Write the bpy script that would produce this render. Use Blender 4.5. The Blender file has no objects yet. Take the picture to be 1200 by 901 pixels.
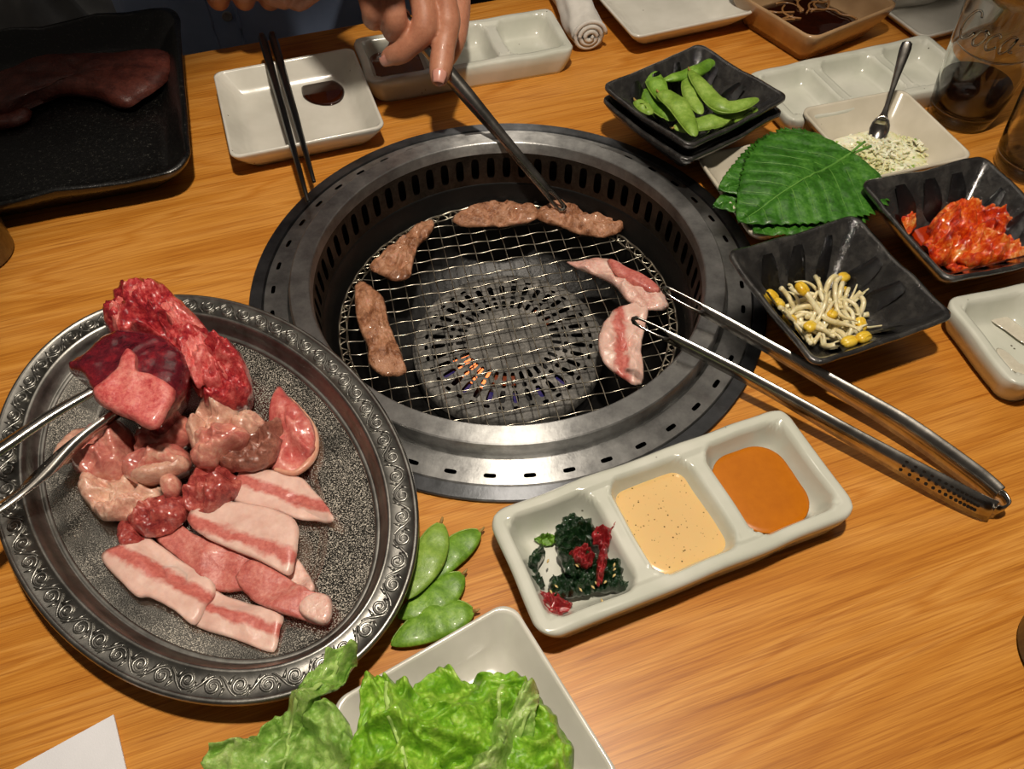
import bpy, bmesh, math, random
from mathutils import Vector, Matrix, noise
PI = math.pi
sc = bpy.context.scene
COL = sc.collection

# ------------------------------------------------------------------ camera, world, light, exposure
K = .19 / .213
F_PX = 935.2
PITCH, ROLL, YAW = .648258, -.006279, -.0064
CAM = Vector((0, -.476035 * K, .480881 * K))
RM = Matrix.Rotation(YAW, 3, 'Z') @ Matrix.Rotation(PITCH, 3, 'X') @ Matrix.Rotation(ROLL, 3, 'Z')
cd = bpy.data.cameras.new('camera'); cam = bpy.data.objects.new('camera', cd); COL.objects.link(cam)
cam.matrix_world = Matrix.Translation(CAM) @ RM.to_4x4()
cd.sensor_width = 36; cd.sensor_fit = 'HORIZONTAL'; cd.lens = F_PX / 1200 * 36
cd.clip_start = .01
sc.camera = cam

w = bpy.data.worlds.new('room'); sc.world = w; w.use_nodes = True
w.node_tree.nodes['Background'].inputs[0].default_value = (1.0, .86, .72, 1)
w.node_tree.nodes['Background'].inputs[1].default_value = .05

LP = Vector((.03, -.20, 1.05))
ld = bpy.data.lights.new('pendant_spot', 'SPOT'); ld.energy = 41; ld.color = (1, .89, .75)
ld.shadow_soft_size = .03; ld.spot_size = math.radians(54); ld.spot_blend = .36
lo = bpy.data.objects.new('pendant_spot', ld); COL.objects.link(lo); lo.location = LP
lo.rotation_euler = (Vector((.06, -.05, 0)) - LP).to_track_quat('-Z', 'Y').to_euler()

# unseen area light added high beyond the far bench so the metal reflects grey
cl = bpy.data.lights.new('metal_fill_light', 'AREA'); cl.energy = 4.5; cl.color = (1, .88, .74); cl.shape = 'RECTANGLE'; cl.size = 1.6; cl.size_y = 1.0
co_ = bpy.data.objects.new('metal_fill_light', cl); COL.objects.link(co_); co_.location = (.1, .95, 1.75); co_.rotation_euler = (Vector((0, -.1, 0)) - Vector((.1, .95, 1.75))).to_track_quat('-Z', 'Y').to_euler()
sc.view_settings.view_transform = 'Standard'; sc.view_settings.look = 'None'
sc.view_settings.gamma = 1; sc.view_settings.use_curve_mapping = False
sc.view_settings.exposure = 0.0

# ------------------------------------------------------------------ pixel -> place (a direction; the height comes from what the thing rests on)
def px(x, y, z=0.0):
    d = RM @ Vector(((x - 600) / F_PX, -(y - 450.5) / F_PX, -1))
    return CAM + d * ((z - CAM.z) / d.z)

# ------------------------------------------------------------------ materials
def srgb(c):
    return tuple(((v / 255) / 12.92 if v / 255 <= .04045 else ((v / 255 + .055) / 1.055) ** 2.4) for v in c) + (1,)
class NT:
    def __init__(s, name):
        s.m = bpy.data.materials.new(name); s.m.use_nodes = True; s.t = s.m.node_tree
        s.b = s.t.nodes['Principled BSDF']
    def n(s, typ, **kw):
        n = s.t.nodes.new('ShaderNode' + typ)
        for k, v in kw.items():
            if k.startswith('i_'):
                n.inputs[k[2:].replace('_', ' ')].default_value = v
            else: setattr(n, k, v)
        return n
    def l(s, a, b): s.t.links.new(a, b)
    def set(s, **kw):
        for k, v in kw.items(): s.b.inputs[k.replace('_', ' ')].default_value = v
    def coord(s, rnd=True, kind='Object', scale=None):
        tc = s.n('TexCoord'); out = tc.outputs[kind]
        if rnd:
            oi = s.n('ObjectInfo'); mu = s.n('Math', operation='MULTIPLY'); mu.inputs[1].default_value = 37.0
            s.l(oi.outputs['Random'], mu.inputs[0])
            ad = s.n('VectorMath', operation='ADD'); s.l(out, ad.inputs[0]); s.l(mu.outputs[0], ad.inputs[1]); out = ad.outputs[0]
        if scale:
            mp = s.n('Mapping'); mp.inputs['Scale'].default_value = scale; s.l(out, mp.inputs[0]); out = mp.outputs[0]
        return out
    def noise(s, co, scale, detail=4, rough=.55, dist=0):
        n = s.n('TexNoise'); n.inputs['Scale'].default_value = scale; n.inputs['Detail'].default_value = detail
        n.inputs['Roughness'].default_value = rough; n.inputs['Distortion'].default_value = dist
        s.l(co, n.inputs['Vector']); return n.outputs['Fac']
    def ramp(s, fac, stops, interp='LINEAR'):
        r = s.n('ValToRGB'); cr = r.color_ramp; cr.interpolation = interp
        while len(cr.elements) < len(stops): cr.elements.new(.5)
        for e, (p, c) in zip(cr.elements, stops): e.position = p; e.color = c if len(c) == 4 else srgb(c)
        s.l(fac, r.inputs[0]); return r.outputs[0]
    def mix(s, fac, a, b, mode='MIX'):
        m = s.n('Mix', data_type='RGBA', blend_type=mode)
        if hasattr(fac, 'links'): s.l(fac, m.inputs[0])
        else: m.inputs[0].default_value = fac
        for i, v in ((6, a), (7, b)):
            if hasattr(v, 'links'): s.l(v, m.inputs[i])
            else: m.inputs[i].default_value = v if len(v) == 4 else srgb(v)
        return m.outputs[2]
    def bump(s, h, strength=.3, dist=.001):
        b = s.n('Bump'); b.inputs['Strength'].default_value = strength; b.inputs['Distance'].default_value = dist
        s.l(h, b.inputs['Height']); s.l(b.outputs[0], s.b.inputs['Normal'])
    def color(s, o): s.l(o, s.b.inputs['Base Color'])

def noisy(name, stops, scale=60, rough=.4, detail=5, bump=.3, bscale=None, bdist=.0008, sss=0, coat=0, dist=0, metal=0, spec=.5, sssr=(.6, .25, .15), fine=.35, bmul=2.2):
    t = NT(name); co = t.coord(); f = t.noise(co, scale, detail, .7, dist)
    if fine:
        f2 = t.noise(co, scale * 7, 4, .7); mx = t.n('Mix', data_type='FLOAT'); mx.inputs[0].default_value = fine; t.l(f, mx.inputs[2]); t.l(f2, mx.inputs[3])
        mr = t.n('MapRange'); mr.inputs[1].default_value = .5 - .5 / 1.55; mr.inputs[2].default_value = .5 + .5 / 1.55; t.l(mx.outputs[0], mr.inputs[0]); f = mr.outputs[0]
    t.color(t.ramp(f, stops)); t.set(Roughness=rough, Metallic=metal)
    t.b.inputs['Specular IOR Level'].default_value = spec
    if bump: t.bump(t.noise(co, (bscale or scale * 3) * bmul, 5, .65), bump, bdist)
    if sss:
        t.b.inputs['Subsurface Weight'].default_value = sss; t.b.inputs['Subsurface Radius'].default_value = sssr
        t.b.inputs['Subsurface Scale'].default_value = .004
    if coat: t.b.inputs['Coat Weight'].default_value = coat; t.b.inputs['Coat Roughness'].default_value = .08
    return t.m

M = {}
TAB_ANG = math.radians(18.3)
def wood_mat():
    t = NT('oiled_wood'); co = t.coord(False)
    mp = t.n('Mapping'); mp.inputs['Rotation'].default_value = (0, 0, 0); mp.inputs['Scale'].default_value = (1, 9, 1); t.l(co, mp.inputs[0])
    big = t.noise(mp.outputs[0], 2.2, 3, .5, .6)
    mu = t.n('Math', operation='MULTIPLY'); mu.inputs[1].default_value = 9; t.l(big, mu.inputs[0])
    sn = t.n('Math', operation='PINGPONG'); sn.inputs[1].default_value = 1; t.l(mu.outputs[0], sn.inputs[0])
    c1 = t.ramp(sn.outputs[0], [(0, (196, 128, 46)), (.4, (208, 142, 58)), (.8, (216, 152, 70)), (1, (200, 132, 50))])
    mp2 = t.n('Mapping'); mp2.inputs['Scale'].default_value = (5, 330, 1); t.l(co, mp2.inputs[0])
    fine = t.noise(mp2.outputs[0], 1.4, 5, .65)
    c2 = t.ramp(fine, [(.32, (186, 150, 104)), (.52, (255, 255, 255)), (1, (255, 255, 255))])
    mp3 = t.n('Mapping'); mp3.inputs['Scale'].default_value = (7, 150, 1); mp3.inputs['Location'].default_value = (3, 7, 0); t.l(co, mp3.inputs[0])
    pore = t.noise(mp3.outputs[0], 2.0, 3, .6)
    c3 = t.ramp(pore, [(.27, (150, 92, 34)), (.40, (255, 255, 255))])
    mp4 = t.n('Mapping'); mp4.inputs['Scale'].default_value = (14, 700, 1); t.l(co, mp4.inputs[0])
    fib = t.noise(mp4.outputs[0], 2.0, 2, .6)
    c4 = t.ramp(fib, [(.3, (205, 180, 150)), (.6, (255, 255, 255))])
    cc = t.mix(.5, c1, c2, 'MULTIPLY'); cc = t.mix(.42, cc, c3, 'MULTIPLY'); cc = t.mix(.6, cc, c4, 'MULTIPLY')
    t.color(cc)
    t.set(Roughness=.36); t.b.inputs['Specular IOR Level'].default_value = .35
    t.bump(fine, .08, .0005)
    return t.m
M['wood'] = wood_mat()
def porcelain(name, a, b, speck=True):
    t = NT(name); co = t.coord(); f = t.noise(co, 25, 3)
    c = t.ramp(f, [(.35, a), (.65, b)])
    if speck:
        v = t.n('TexVoronoi'); v.inputs['Scale'].default_value = 95; t.l(co, v.inputs['Vector'])
        g = t.noise(co, 33, 1)
        s1 = t.ramp(v.outputs['Distance'], [(.045, (0, 0, 0)), (.09, (255, 255, 255))])
        s2 = t.ramp(g, [(.60, (255, 255, 255)), (.63, (0, 0, 0))])
        mk = t.mix(1, s1, s2, 'LIGHTEN' if False else 'ADD')
        c = t.mix(1, c, t.mix(mk, (105, 95, 82), (255, 255, 255)), 'MULTIPLY')
    t.color(c); t.set(Roughness=.22); t.b.inputs['Coat Weight'].default_value = .4; t.b.inputs['Coat Roughness'].default_value = .1
    t.bump(t.noise(co, 60, 3), .12, .001)
    return t.m
M['celadon'] = porcelain('pale_glazed_stoneware', (196, 198, 184), (212, 212, 200))
M['white'] = porcelain('white_speckled_stoneware', (205, 202, 190), (220, 217, 206))
M['cream'] = porcelain('cream_stoneware', (196, 188, 168), (212, 204, 186))
M['tan'] = porcelain('tan_stoneware', (150, 118, 82), (176, 142, 104))
def black_glaze():
    t = NT('black_brushed_glaze'); co = t.coord(False)
    mp = t.n('Mapping'); mp.inputs['Scale'].default_value = (90, 90, 60); t.l(co, mp.inputs[0])
    f = t.noise(mp.outputs[0], 1.0, 3, .6, .3)
    t.color(t.ramp(f, [(.3, (34, 33, 33)), (.5, (46, 45, 44)), (.75, (70, 68, 65))]))
    r = t.ramp(f, [(.3, (70, 70, 70)), (.7, (120, 120, 120))]); t.l(r, t.b.inputs['Roughness'])
    t.b.inputs['Coat Weight'].default_value = .7; t.b.inputs['Coat Roughness'].default_value = .14
    t.bump(t.noise(co, 170, 5, .6), .7, .0018)
    return t.m
M['blackglaze'] = black_glaze()
M['blackstreak'] = noisy('black_gloss_streak', [(.3, (6, 6, 7)), (.8, (16, 16, 18))], 300, .18, bump=.6, bdist=.0006, coat=.4)
M['blackplate'] = noisy('black_speckled_glaze', [(.45, (10, 10, 10)), (.62, (20, 20, 19)), (.72, (90, 88, 82))], 420, .3, 6, bump=.4, bscale=90, bdist=.001, coat=.3)
def steel(name, col, rough, aniso=.0, metal=1, scratch=.15, radial=False):
    t = NT(name); co = t.coord(False)
    f = t.noise(co, 55, 6, .7)
    t.color(t.ramp(f, [(.3, tuple(int(v * .72) for v in col)), (.7, col)]))
    r = t.n('MapRange'); r.inputs[3].default_value = rough * .8; r.inputs[4].default_value = rough * 1.25
    t.l(f, r.inputs[0]); t.l(r.outputs[0], t.b.inputs['Roughness'])
    t.set(Metallic=metal, Anisotropic=aniso)
    if radial: t.b.inputs['Anisotropic Rotation'].default_value = .25
    if radial:
        tg = t.n('Tangent', direction_type='RADIAL', axis='Z'); t.l(tg.outputs[0], t.b.inputs['Tangent'])
    if scratch: t.bump(t.noise(co, 380, 4, .7), scratch, .0004)
    return t.m
M['ring'] = steel('brushed_ring_steel', (190, 190, 188), .42, .85, radial=True)
M['flange'] = steel('dark_flange_steel', (112, 114, 118), .40, .85, radial=True)
M['tongs'] = steel('polished_tong_steel', (205, 200, 192), .2, scratch=.05)
M['soot'] = noisy('sooted_iron', [(.3, (5, 5, 5)), (.7, (13, 12, 11))], 60, .4, bump=.4, bscale=150, metal=.0)
M['wallsoot'] = noisy('sooted_steel_wall', [(.3, (40, 35, 30)), (.7, (70, 62, 54))], 50, .42, bump=.2, metal=.7)
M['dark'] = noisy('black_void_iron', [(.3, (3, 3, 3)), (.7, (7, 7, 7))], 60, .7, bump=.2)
M['burner'] = noisy('ashen_cast_iron', [(.3, (70, 69, 66)), (.5, (104, 102, 98)), (.7, (152, 148, 142))], 45, .6, 6, bump=.5, bscale=200, metal=.1)
M['wire'] = steel('net_wire_steel', (196, 188, 170), .28, scratch=0)
def tray_mat():
    t = NT('tarnished_tray_metal'); co = t.coord(False)
    f = t.noise(co, 26, 6, .65, .5)
    base = t.ramp(f, [(.3, (128, 127, 122)), (.7, (176, 173, 166))])
    g = t.noise(co, 1500, 2, .6); g2 = t.noise(co, 16, 4, .65)
    sp = t.ramp(g, [(.53, (0, 0, 0)), (.61, (255, 255, 255))])
    den = t.ramp(g2, [(.36, (70, 70, 70)), (.60, (255, 255, 255))])
    mk = t.mix(1, sp, den, 'MULTIPLY')
    t.color(t.mix(mk, base, (206, 198, 184)))
    iv = t.n('Invert'); t.l(mk, iv.inputs['Color']); t.l(iv.outputs[0], t.b.inputs['Metallic'])
    r = t.mix(mk, (112, 112, 112), (190, 190, 190)); t.l(r, t.b.inputs['Roughness'])
    t.bump(g, .25, .0003)
    return t.m
M['tray'] = tray_mat()
M['trayrim'] = steel('tarnished_tray_rim', (168, 166, 160), .36, scratch=.2)
M['beef'] = noisy('raw_red_beef', [(.3, (104, 18, 30)), (.45, (150, 34, 44)), (.55, (186, 58, 60)), (.68, (218, 110, 104))], 40, .24, 7, .5, 130, .0014, .12, .6, dist=.6, fine=.45, bmul=1.3)
M['beef_dark'] = noisy('dark_raw_beef', [(.3, (62, 14, 24)), (.5, (100, 22, 34)), (.62, (134, 30, 40)), (.75, (160, 52, 58))], 45, .22, 7, .5, 160, .0012, .10, .6, dist=.5, fine=.4, bmul=1.3)
M['beef_fat'] = noisy('pink_beef_fat', [(.3, (176, 52, 58)), (.42, (206, 90, 88)), (.55, (222, 122, 114)), (.72, (232, 156, 142))], 60, .3, 7, .6, 180, .0012, .2, .25, dist=.4, fine=.45)
M['chicken'] = noisy('raw_chicken_flesh', [(.3, (166, 82, 78)), (.45, (196, 116, 104)), (.58, (212, 144, 126)), (.72, (228, 182, 158))], 38, .2, 6, .5, 120, .0012, .3, .7, dist=.8, fine=.3, bmul=1.3)
M['chickskin'] = noisy('raw_chicken_skin', [(.3, (190, 132, 114)), (.48, (218, 170, 148)), (.62, (228, 190, 166)), (.78, (238, 214, 190))], 50, .24, 6, .7, 150, .0014, .3, .6, dist=.5, fine=.4, bmul=1.3)
M['liver'] = noisy('dark_raw_offcut', [(.3, (118, 38, 40)), (.45, (156, 62, 58)), (.58, (184, 90, 80)), (.74, (212, 134, 116))], 55, .18, 6, .6, 150, .0014, .2, .7, dist=.8, fine=.4, bmul=1.3)
M['offal'] = noisy('brownish_offal', [(.3, (112, 66, 54)), (.5, (156, 100, 84)), (.7, (190, 134, 114))], 50, .24, 6, .6, 140, .0014, .2, .6, dist=.6, bmul=1.3)
M['tongue'] = noisy('pink_raw_tongue', [(.3, (172, 68, 70)), (.48, (200, 100, 94)), (.62, (216, 132, 120)), (.78, (232, 174, 156))], 34, .22, 6, .5, 150, .0012, .25, .45, dist=.5, fine=.4, bmul=1.3)
M['tongue_rim'] = noisy('pale_tongue_rim', [(.3, (216, 150, 126)), (.8, (232, 186, 158))], 60, .22, 4, .3, sss=.3)
M['seared'] = noisy('seared_beef_slice', [(.26, (76, 42, 26)), (.38, (132, 84, 56)), (.50, (174, 122, 90)), (.62, (194, 144, 112)), (.76, (206, 128, 110))], 45, .3, 8, .8, 150, .0016, .06, .4, fine=.3, dist=.6)
M['porkskin'] = noisy('pale_raw_pork', [(.3, (208, 148, 136)), (.45, (226, 180, 166)), (.6, (234, 198, 184)), (.78, (242, 216, 204))], 55, .24, 6, .5, 150, .0012, .3, .35, fine=.4)
M['leanpork'] = noisy('lean_raw_pork', [(.3, (180, 88, 82)), (.46, (202, 114, 104)), (.58, (214, 136, 124)), (.74, (230, 170, 154))], 60, .3, 6, .5, 200, .001, .25, .25, fine=.4, dist=.5)
def belly(name, c0, wd, fat=((218, 174, 160), (236, 202, 188)), lean=((186, 92, 84), (214, 128, 116))):
    t = NT(name); co = t.coord(); uv = t.n('UVMap'); sx = t.n('SeparateXYZ'); t.l(uv.outputs[0], sx.inputs[0])
    f = t.noise(co, 110, 4, .6); fine = t.noise(co, 420, 3)
    a = t.n('Math', operation='SUBTRACT'); t.l(sx.outputs[1], a.inputs[0]); a.inputs[1].default_value = c0
    n2 = t.n('MapRange'); n2.inputs[3].default_value = -.14; n2.inputs[4].default_value = .14; t.l(t.noise(co, 130, 3), n2.inputs[0])
    ad = t.n('Math', operation='ADD'); t.l(a.outputs[0], ad.inputs[0]); t.l(n2.outputs[0], ad.inputs[1])
    ab = t.n('Math', operation='ABSOLUTE'); t.l(ad.outputs[0], ab.inputs[0])
    mk = t.ramp(ab.outputs[0], [(max(wd - .05, 0), (255, 255, 255)), (wd + .04, (0, 0, 0))])
    fc = t.ramp(f, [(.3, fat[0]), (.7, fat[1])]); lc = t.ramp(fine, [(.3, lean[0]), (.7, lean[1])])
    t.color(t.mix(mk, fc, lc)); t.set(Roughness=.34)
    t.b.inputs['Subsurface Weight'].default_value = .3; t.b.inputs['Subsurface Radius'].default_value = (.6, .3, .2); t.b.inputs['Subsurface Scale'].default_value = .003
    t.bump(fine, .3, .0006)
    return t.m
M['belly_mid'] = belly('pork_belly_centre_stripe', .5, .13)
M['belly_low'] = belly('pork_belly_low_stripe', .30, .11)
M['belly_grill'] = belly('pork_belly_on_net', .42, .12)
M['belly_red'] = belly('lean_pork_slice', .45, .62, lean=((178, 84, 78), (200, 108, 98)))
M['green'] = noisy('glossy_pod_green', [(.3, (70, 110, 22)), (.48, (98, 140, 36)), (.6, (122, 164, 54)), (.75, (152, 188, 84))], 40, .42, 6, .4, 160, .0008, .12, .05, sssr=(.3, .5, .1))
M['greenpale'] = noisy('pale_pod_green', [(.3, (98, 132, 40)), (.5, (128, 162, 60)), (.7, (160, 188, 92))], 40, .42, 6, .4, 160, .0008, .12, .05, sssr=(.3, .5, .1))
M['podstem'] = noisy('dry_pod_stem', [(.3, (120, 90, 40)), (.8, (190, 160, 90))], 200, .6)
M['leafdark'] = noisy('perilla_leaf_green', [(.3, (34, 76, 16)), (.5, (54, 108, 30)), (.7, (86, 140, 52))], 60, .34, 7, .5, 260, .0006, .0, .15, fine=.4)
M['leafvein'] = noisy('pale_leaf_vein', [(.3, (82, 138, 50)), (.8, (118, 164, 76))], 90, .4, bump=.1)
M['lettuce'] = noisy('bright_lettuce', [(.3, (82, 134, 20)), (.45, (118, 170, 36)), (.58, (150, 196, 62)), (.75, (200, 224, 124))], 40, .34, 7, .7, 120, .0016, .2, .2, sssr=(.3, .5, .1), fine=.4)
M['lettuce2'] = noisy('pale_lettuce', [(.3, (98, 144, 46)), (.45, (132, 172, 74)), (.6, (166, 196, 108)), (.76, (206, 222, 158))], 40, .36, 7, .7, 120, .0016, .2, .2, sssr=(.3, .5, .1), fine=.4)
M['lettrib'] = noisy('lettuce_rib', [(.3, (150, 188, 86)), (.7, (186, 210, 130))], 40, .3)
M['sprout'] = noisy('bean_sprout_stem', [(.3, (206, 190, 138)), (.5, (226, 214, 170)), (.7, (238, 230, 198))], 60, .25, 4, .2, sss=.35, coat=.35, sssr=(.5, .4, .2))
M['bean'] = noisy('yellow_soy_bean', [(.3, (214, 164, 28)), (.5, (230, 190, 52)), (.75, (240, 212, 100))], 60, .24, 4, .2, sss=.2, coat=.3, sssr=(.5, .4, .1))
M['kimchi'] = noisy('red_kimchi', [(.3, (136, 20, 2)), (.43, (192, 48, 6)), (.52, (214, 80, 14)), (.60, (224, 120, 40)), (.72, (234, 176, 100))], 55, .14, 6, .5, 120, .0014, .1, .6, dist=.8, fine=.3, bmul=1.2)
M['kimchisauce'] = noisy('kimchi_juice', [(.3, (150, 34, 4)), (.8, (186, 56, 10))], 50, .1, bump=.1, coat=.6)
M['onion'] = noisy('chopped_white_onion', [(.3, (214, 212, 150)), (.45, (234, 230, 190)), (.7, (244, 242, 222))], 30, .3, 3, .2, sss=.2, coat=.2)
M['oniongreen'] = noisy('onion_green_bits', [(.2, (110, 150, 52)), (.8, (160, 184, 90))], 80, .35)
M['creamsauce'] = None
def cream():
    t = NT('creamy_peppered_sauce'); co = t.coord(False)
    v = t.n('TexVoronoi'); v.inputs['Scale'].default_value = 420; t.l(co, v.inputs['Vector'])
    s1 = t.ramp(v.outputs['Distance'], [(.16, (255, 255, 255)), (.26, (0, 0, 0))])
    s2 = t.ramp(t.noise(co, 300, 2), [(.52, (0, 0, 0)), (.60, (255, 255, 255))])
    t.color(t.mix(t.mix(1, s1, s2, 'MULTIPLY'), (222, 184, 122), (96, 70, 26))); t.set(Roughness=.22)
    t.b.inputs['Subsurface Weight'].default_value = .2; t.b.inputs['Subsurface Scale'].default_value = .004
    return t.m
M['creamsauce'] = cream()
M['orangesauce'] = noisy('orange_miso_sauce', [(.3, (176, 98, 4)), (.7, (188, 108, 8))], 30, .34, bump=.0, spec=.25)
M['soy'] = noisy('dark_soy_sauce', [(.3, (26, 8, 3)), (.7, (44, 14, 4))], 30, .06, bump=0, coat=.6)
M['soythin'] = noisy('thin_soy_sauce', [(.3, (70, 28, 6)), (.7, (104, 46, 12))], 40, .06, bump=0, coat=.6)
M['residue'] = noisy('sauce_residue', [(.3, (190, 184, 166)), (.7, (206, 200, 184))], 60, .12, bump=.1, coat=.4)
M['seaweed'] = noisy('dark_seaweed', [(.25, (10, 26, 14)), (.6, (22, 50, 24)), (.85, (52, 84, 34))], 120, .14, 5, .5, 260, .001, .0, .6)
M['redweed'] = noisy('red_seaweed', [(.25, (116, 20, 26)), (.6, (158, 38, 42)), (.85, (186, 80, 70))], 120, .2, 5, .5, 260, .001, .1, .5)
M['sesame'] = noisy('sesame', [(.3, (206, 176, 110)), (.8, (226, 200, 140))], 300, .5)
M['skin'] = noisy('hand_skin', [(.25, (172, 112, 86)), (.5, (190, 130, 102)), (.8, (204, 146, 118))], 60, .42, 5, .35, 420, .0006, .2, .05)
M['shadedmeat'] = noisy('shade_darkened_raw_meat', [(.3, (66, 28, 22)), (.5, (96, 46, 36)), (.7, (120, 62, 50))], 60, .4, 6, .5, 200, .001, .1, .1)  # dim light over the platter is put into this colour: raw meat, darkened
M['nail'] = noisy('finger_nail', [(.3, (206, 142, 126)), (.8, (218, 164, 148))], 80, .25, bump=0, coat=.3)
def cloth(name, stops, scale=14):
    t = NT(name); co = t.coord(False); f = t.noise(co, scale, 5)
    t.color(t.ramp(f, stops)); t.set(Roughness=.85); t.bump(t.noise(co, 1400, 2), .3, .0005)
    t.b.inputs['Sheen Weight'].default_value = .2
    return t.m
M['shirt'] = cloth('blue_shirt_cloth', [(.3, (158, 180, 220)), (.7, (182, 202, 238))])
M['button'] = noisy('shirt_button', [(.3, (150, 150, 148)), (.8, (190, 190, 186))], 80, .3)
M['greycloth'] = cloth('grey_cloth', [(.3, (110, 110, 110)), (.7, (140, 140, 138))])
M['towel'] = cloth('white_towel_cloth', [(.3, (196, 192, 184)), (.7, (220, 216, 208))], 60)
M['trouser'] = cloth('dark_trouser_cloth', [(.3, (22, 24, 30)), (.7, (36, 38, 46))])
M['paper'] = cloth('paper_napkin', [(.3, (222, 222, 226)), (.7, (232, 232, 236))], 30)
M['lacquer'] = noisy('black_lacquer', [(.3, (8, 8, 8)), (.8, (16, 15, 15))], 50, .28, bump=.03, coat=.2)
M['floor'] = noisy('dark_floor', [(.3, (24, 20, 17)), (.7, (38, 32, 27))], 8, .6)
M['wallm'] = noisy('dim_restaurant_wall', [(.3, (52, 46, 40)), (.7, (66, 58, 50))], 5, .8)
M['noodle'] = noisy('leftover_noodle', [(.3, (120, 78, 40)), (.8, (176, 130, 80))], 80, .3, coat=.3)
M['cup'] = steel('dull_grey_steel', (150, 146, 138), .38)
M['blackcup'] = noisy('black_cup_glaze', [(.3, (10, 10, 10)), (.8, (18, 18, 18))], 50, .3)
def glassm():
    t = NT('clear_glass'); t.set(**{'Transmission_Weight': 1.0, 'Roughness': .02, 'IOR': 1.45}); t.b.inputs['Base Color'].default_value = (.95, .96, .95, 1); return t.m
M['glass'] = glassm()
def colam():
    t = NT('dark_cola'); t.set(**{'Transmission_Weight': .6, 'Roughness': .05, 'IOR': 1.33}); t.b.inputs['Base Color'].default_value = srgb((48, 20, 8)); return t.m
M['cola'] = colam()
def emis(name, c, s):
    t = NT(name); t.b.inputs['Base Color'].default_value = srgb((40, 12, 4)); t.b.inputs['Emission Color'].default_value = srgb(c); t.b.inputs['Emission Strength'].default_value = s; return t.m
M['ember'] = emis('glowing_ember', (255, 130, 70), 2.2)
M['emberdim'] = emis('dim_ember', (180, 80, 40), .35)
M['flame'] = emis('blue_gas_flame', (30, 40, 130), .35)

# ------------------------------------------------------------------ mesh helpers
def origin_of(V):
    xs = [v[0] for v in V]; ys = [v[1] for v in V]; zs = [v[2] for v in V]
    return Vector(((min(xs) + max(xs)) / 2, (min(ys) + max(ys)) / 2, min(zs)))
def mk(name, V, F, mat, parent=None, smooth=True, uv=None, sub=0, solid=0, bevel=0):
    me = bpy.data.meshes.new(name)
    o = bpy.data.objects.new(name, me); COL.objects.link(o)
    if parent is not None:
        O = Vector(parent['_o']); o.parent = parent
    else:
        O = origin_of(V); o.location = O
    o['_o'] = tuple(O)
    me.from_pydata([tuple(Vector(v) - O) for v in V], [], F)
    bm = bmesh.new(); bm.from_mesh(me); bmesh.ops.recalc_face_normals(bm, faces=bm.faces); bm.to_mesh(me); bm.free()
    if smooth: me.polygons.foreach_set('use_smooth', [True] * len(me.polygons))
    if uv:
        l = me.uv_layers.new(name='UVMap')
        for lp in me.loops: l.data[lp.index].uv = uv[lp.vertex_index]
    me.materials.append(M[mat] if isinstance(mat, str) else mat)
    if solid:
        s = o.modifiers.new('solid', 'SOLIDIFY'); s.thickness = solid; s.offset = 0
    if bevel:
        b = o.modifiers.new('bevel', 'BEVEL'); b.width = bevel; b.segments = 2; b.limit_method = 'ANGLE'
    if sub:
        s = o.modifiers.new('sub', 'SUBSURF'); s.levels = sub; s.render_levels = sub
    return o
def crisp(o, deg=30):
    m = o.modifiers.new('split', 'EDGE_SPLIT'); m.split_angle = math.radians(deg); return o
def tag(o, label, cat, group=None, kind=None):
    o['label'] = label; o['category'] = cat
    if group: o['group'] = group
    if kind: o['kind'] = kind
    return o
def thing(name, loc, label, cat, group=None):
    o = bpy.data.objects.new(name, None); COL.objects.link(o); o.location = loc; o['_o'] = tuple(loc); o.empty_display_size = .02
    return tag(o, label, cat, group)
def loft(loops, close=True, cap0=False, cap1=False):
    n = len(loops[0]); V = [p for l in loops for p in l]; F = []
    for i in range(len(loops) - 1):
        for j in range(n if close else n - 1):
            a = i * n + j; b = i * n + (j + 1) % n; F.append((a, b, b + n, a + n))
    if cap0: F.append(tuple(range(n - 1, -1, -1)))
    if cap1: F.append(tuple((len(loops) - 1) * n + j for j in range(n)))
    return V, F
def join(*parts):
    V = []; F = []
    for v, f in parts:
        b = len(V); V += list(v); F += [tuple(i + b for i in q) for q in f]
    return V, F
def circle(c, r, z, n=64):
    return [Vector((c[0] + r * math.cos(2 * PI * i / n), c[1] + r * math.sin(2 * PI * i / n), z)) for i in range(n)]
def revolve(c, prof, n=64, cap0=False, cap1=False):
    return loft([circle(c, r, z, n) for r, z in prof], True, cap0, cap1)
def catmull(pts, n, closed=False):
    pts = [Vector(p) for p in pts]; m = len(pts); out = []
    segs = m if closed else m - 1
    for i in range(n):
        t = i / n * segs if closed else i / (n - 1) * segs
        k = min(int(t), segs - 1); u = t - k
        if closed: a, b, c, d = pts[(k - 1) % m], pts[k], pts[(k + 1) % m], pts[(k + 2) % m]
        else: a, b, c, d = pts[max(k - 1, 0)], pts[k], pts[min(k + 1, m - 1)], pts[min(k + 2, m - 1)]
        out.append(.5 * ((2 * b) + (c - a) * u + (2 * a - 5 * b + 4 * c - d) * u * u + (3 * b - a - 3 * c + d) * u ** 3))
    return out
def lerp_list(L, t):
    x = t * (len(L) - 1); i = min(int(x), len(L) - 2); return L[i] + (L[i + 1] - L[i]) * (x - i)
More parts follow.
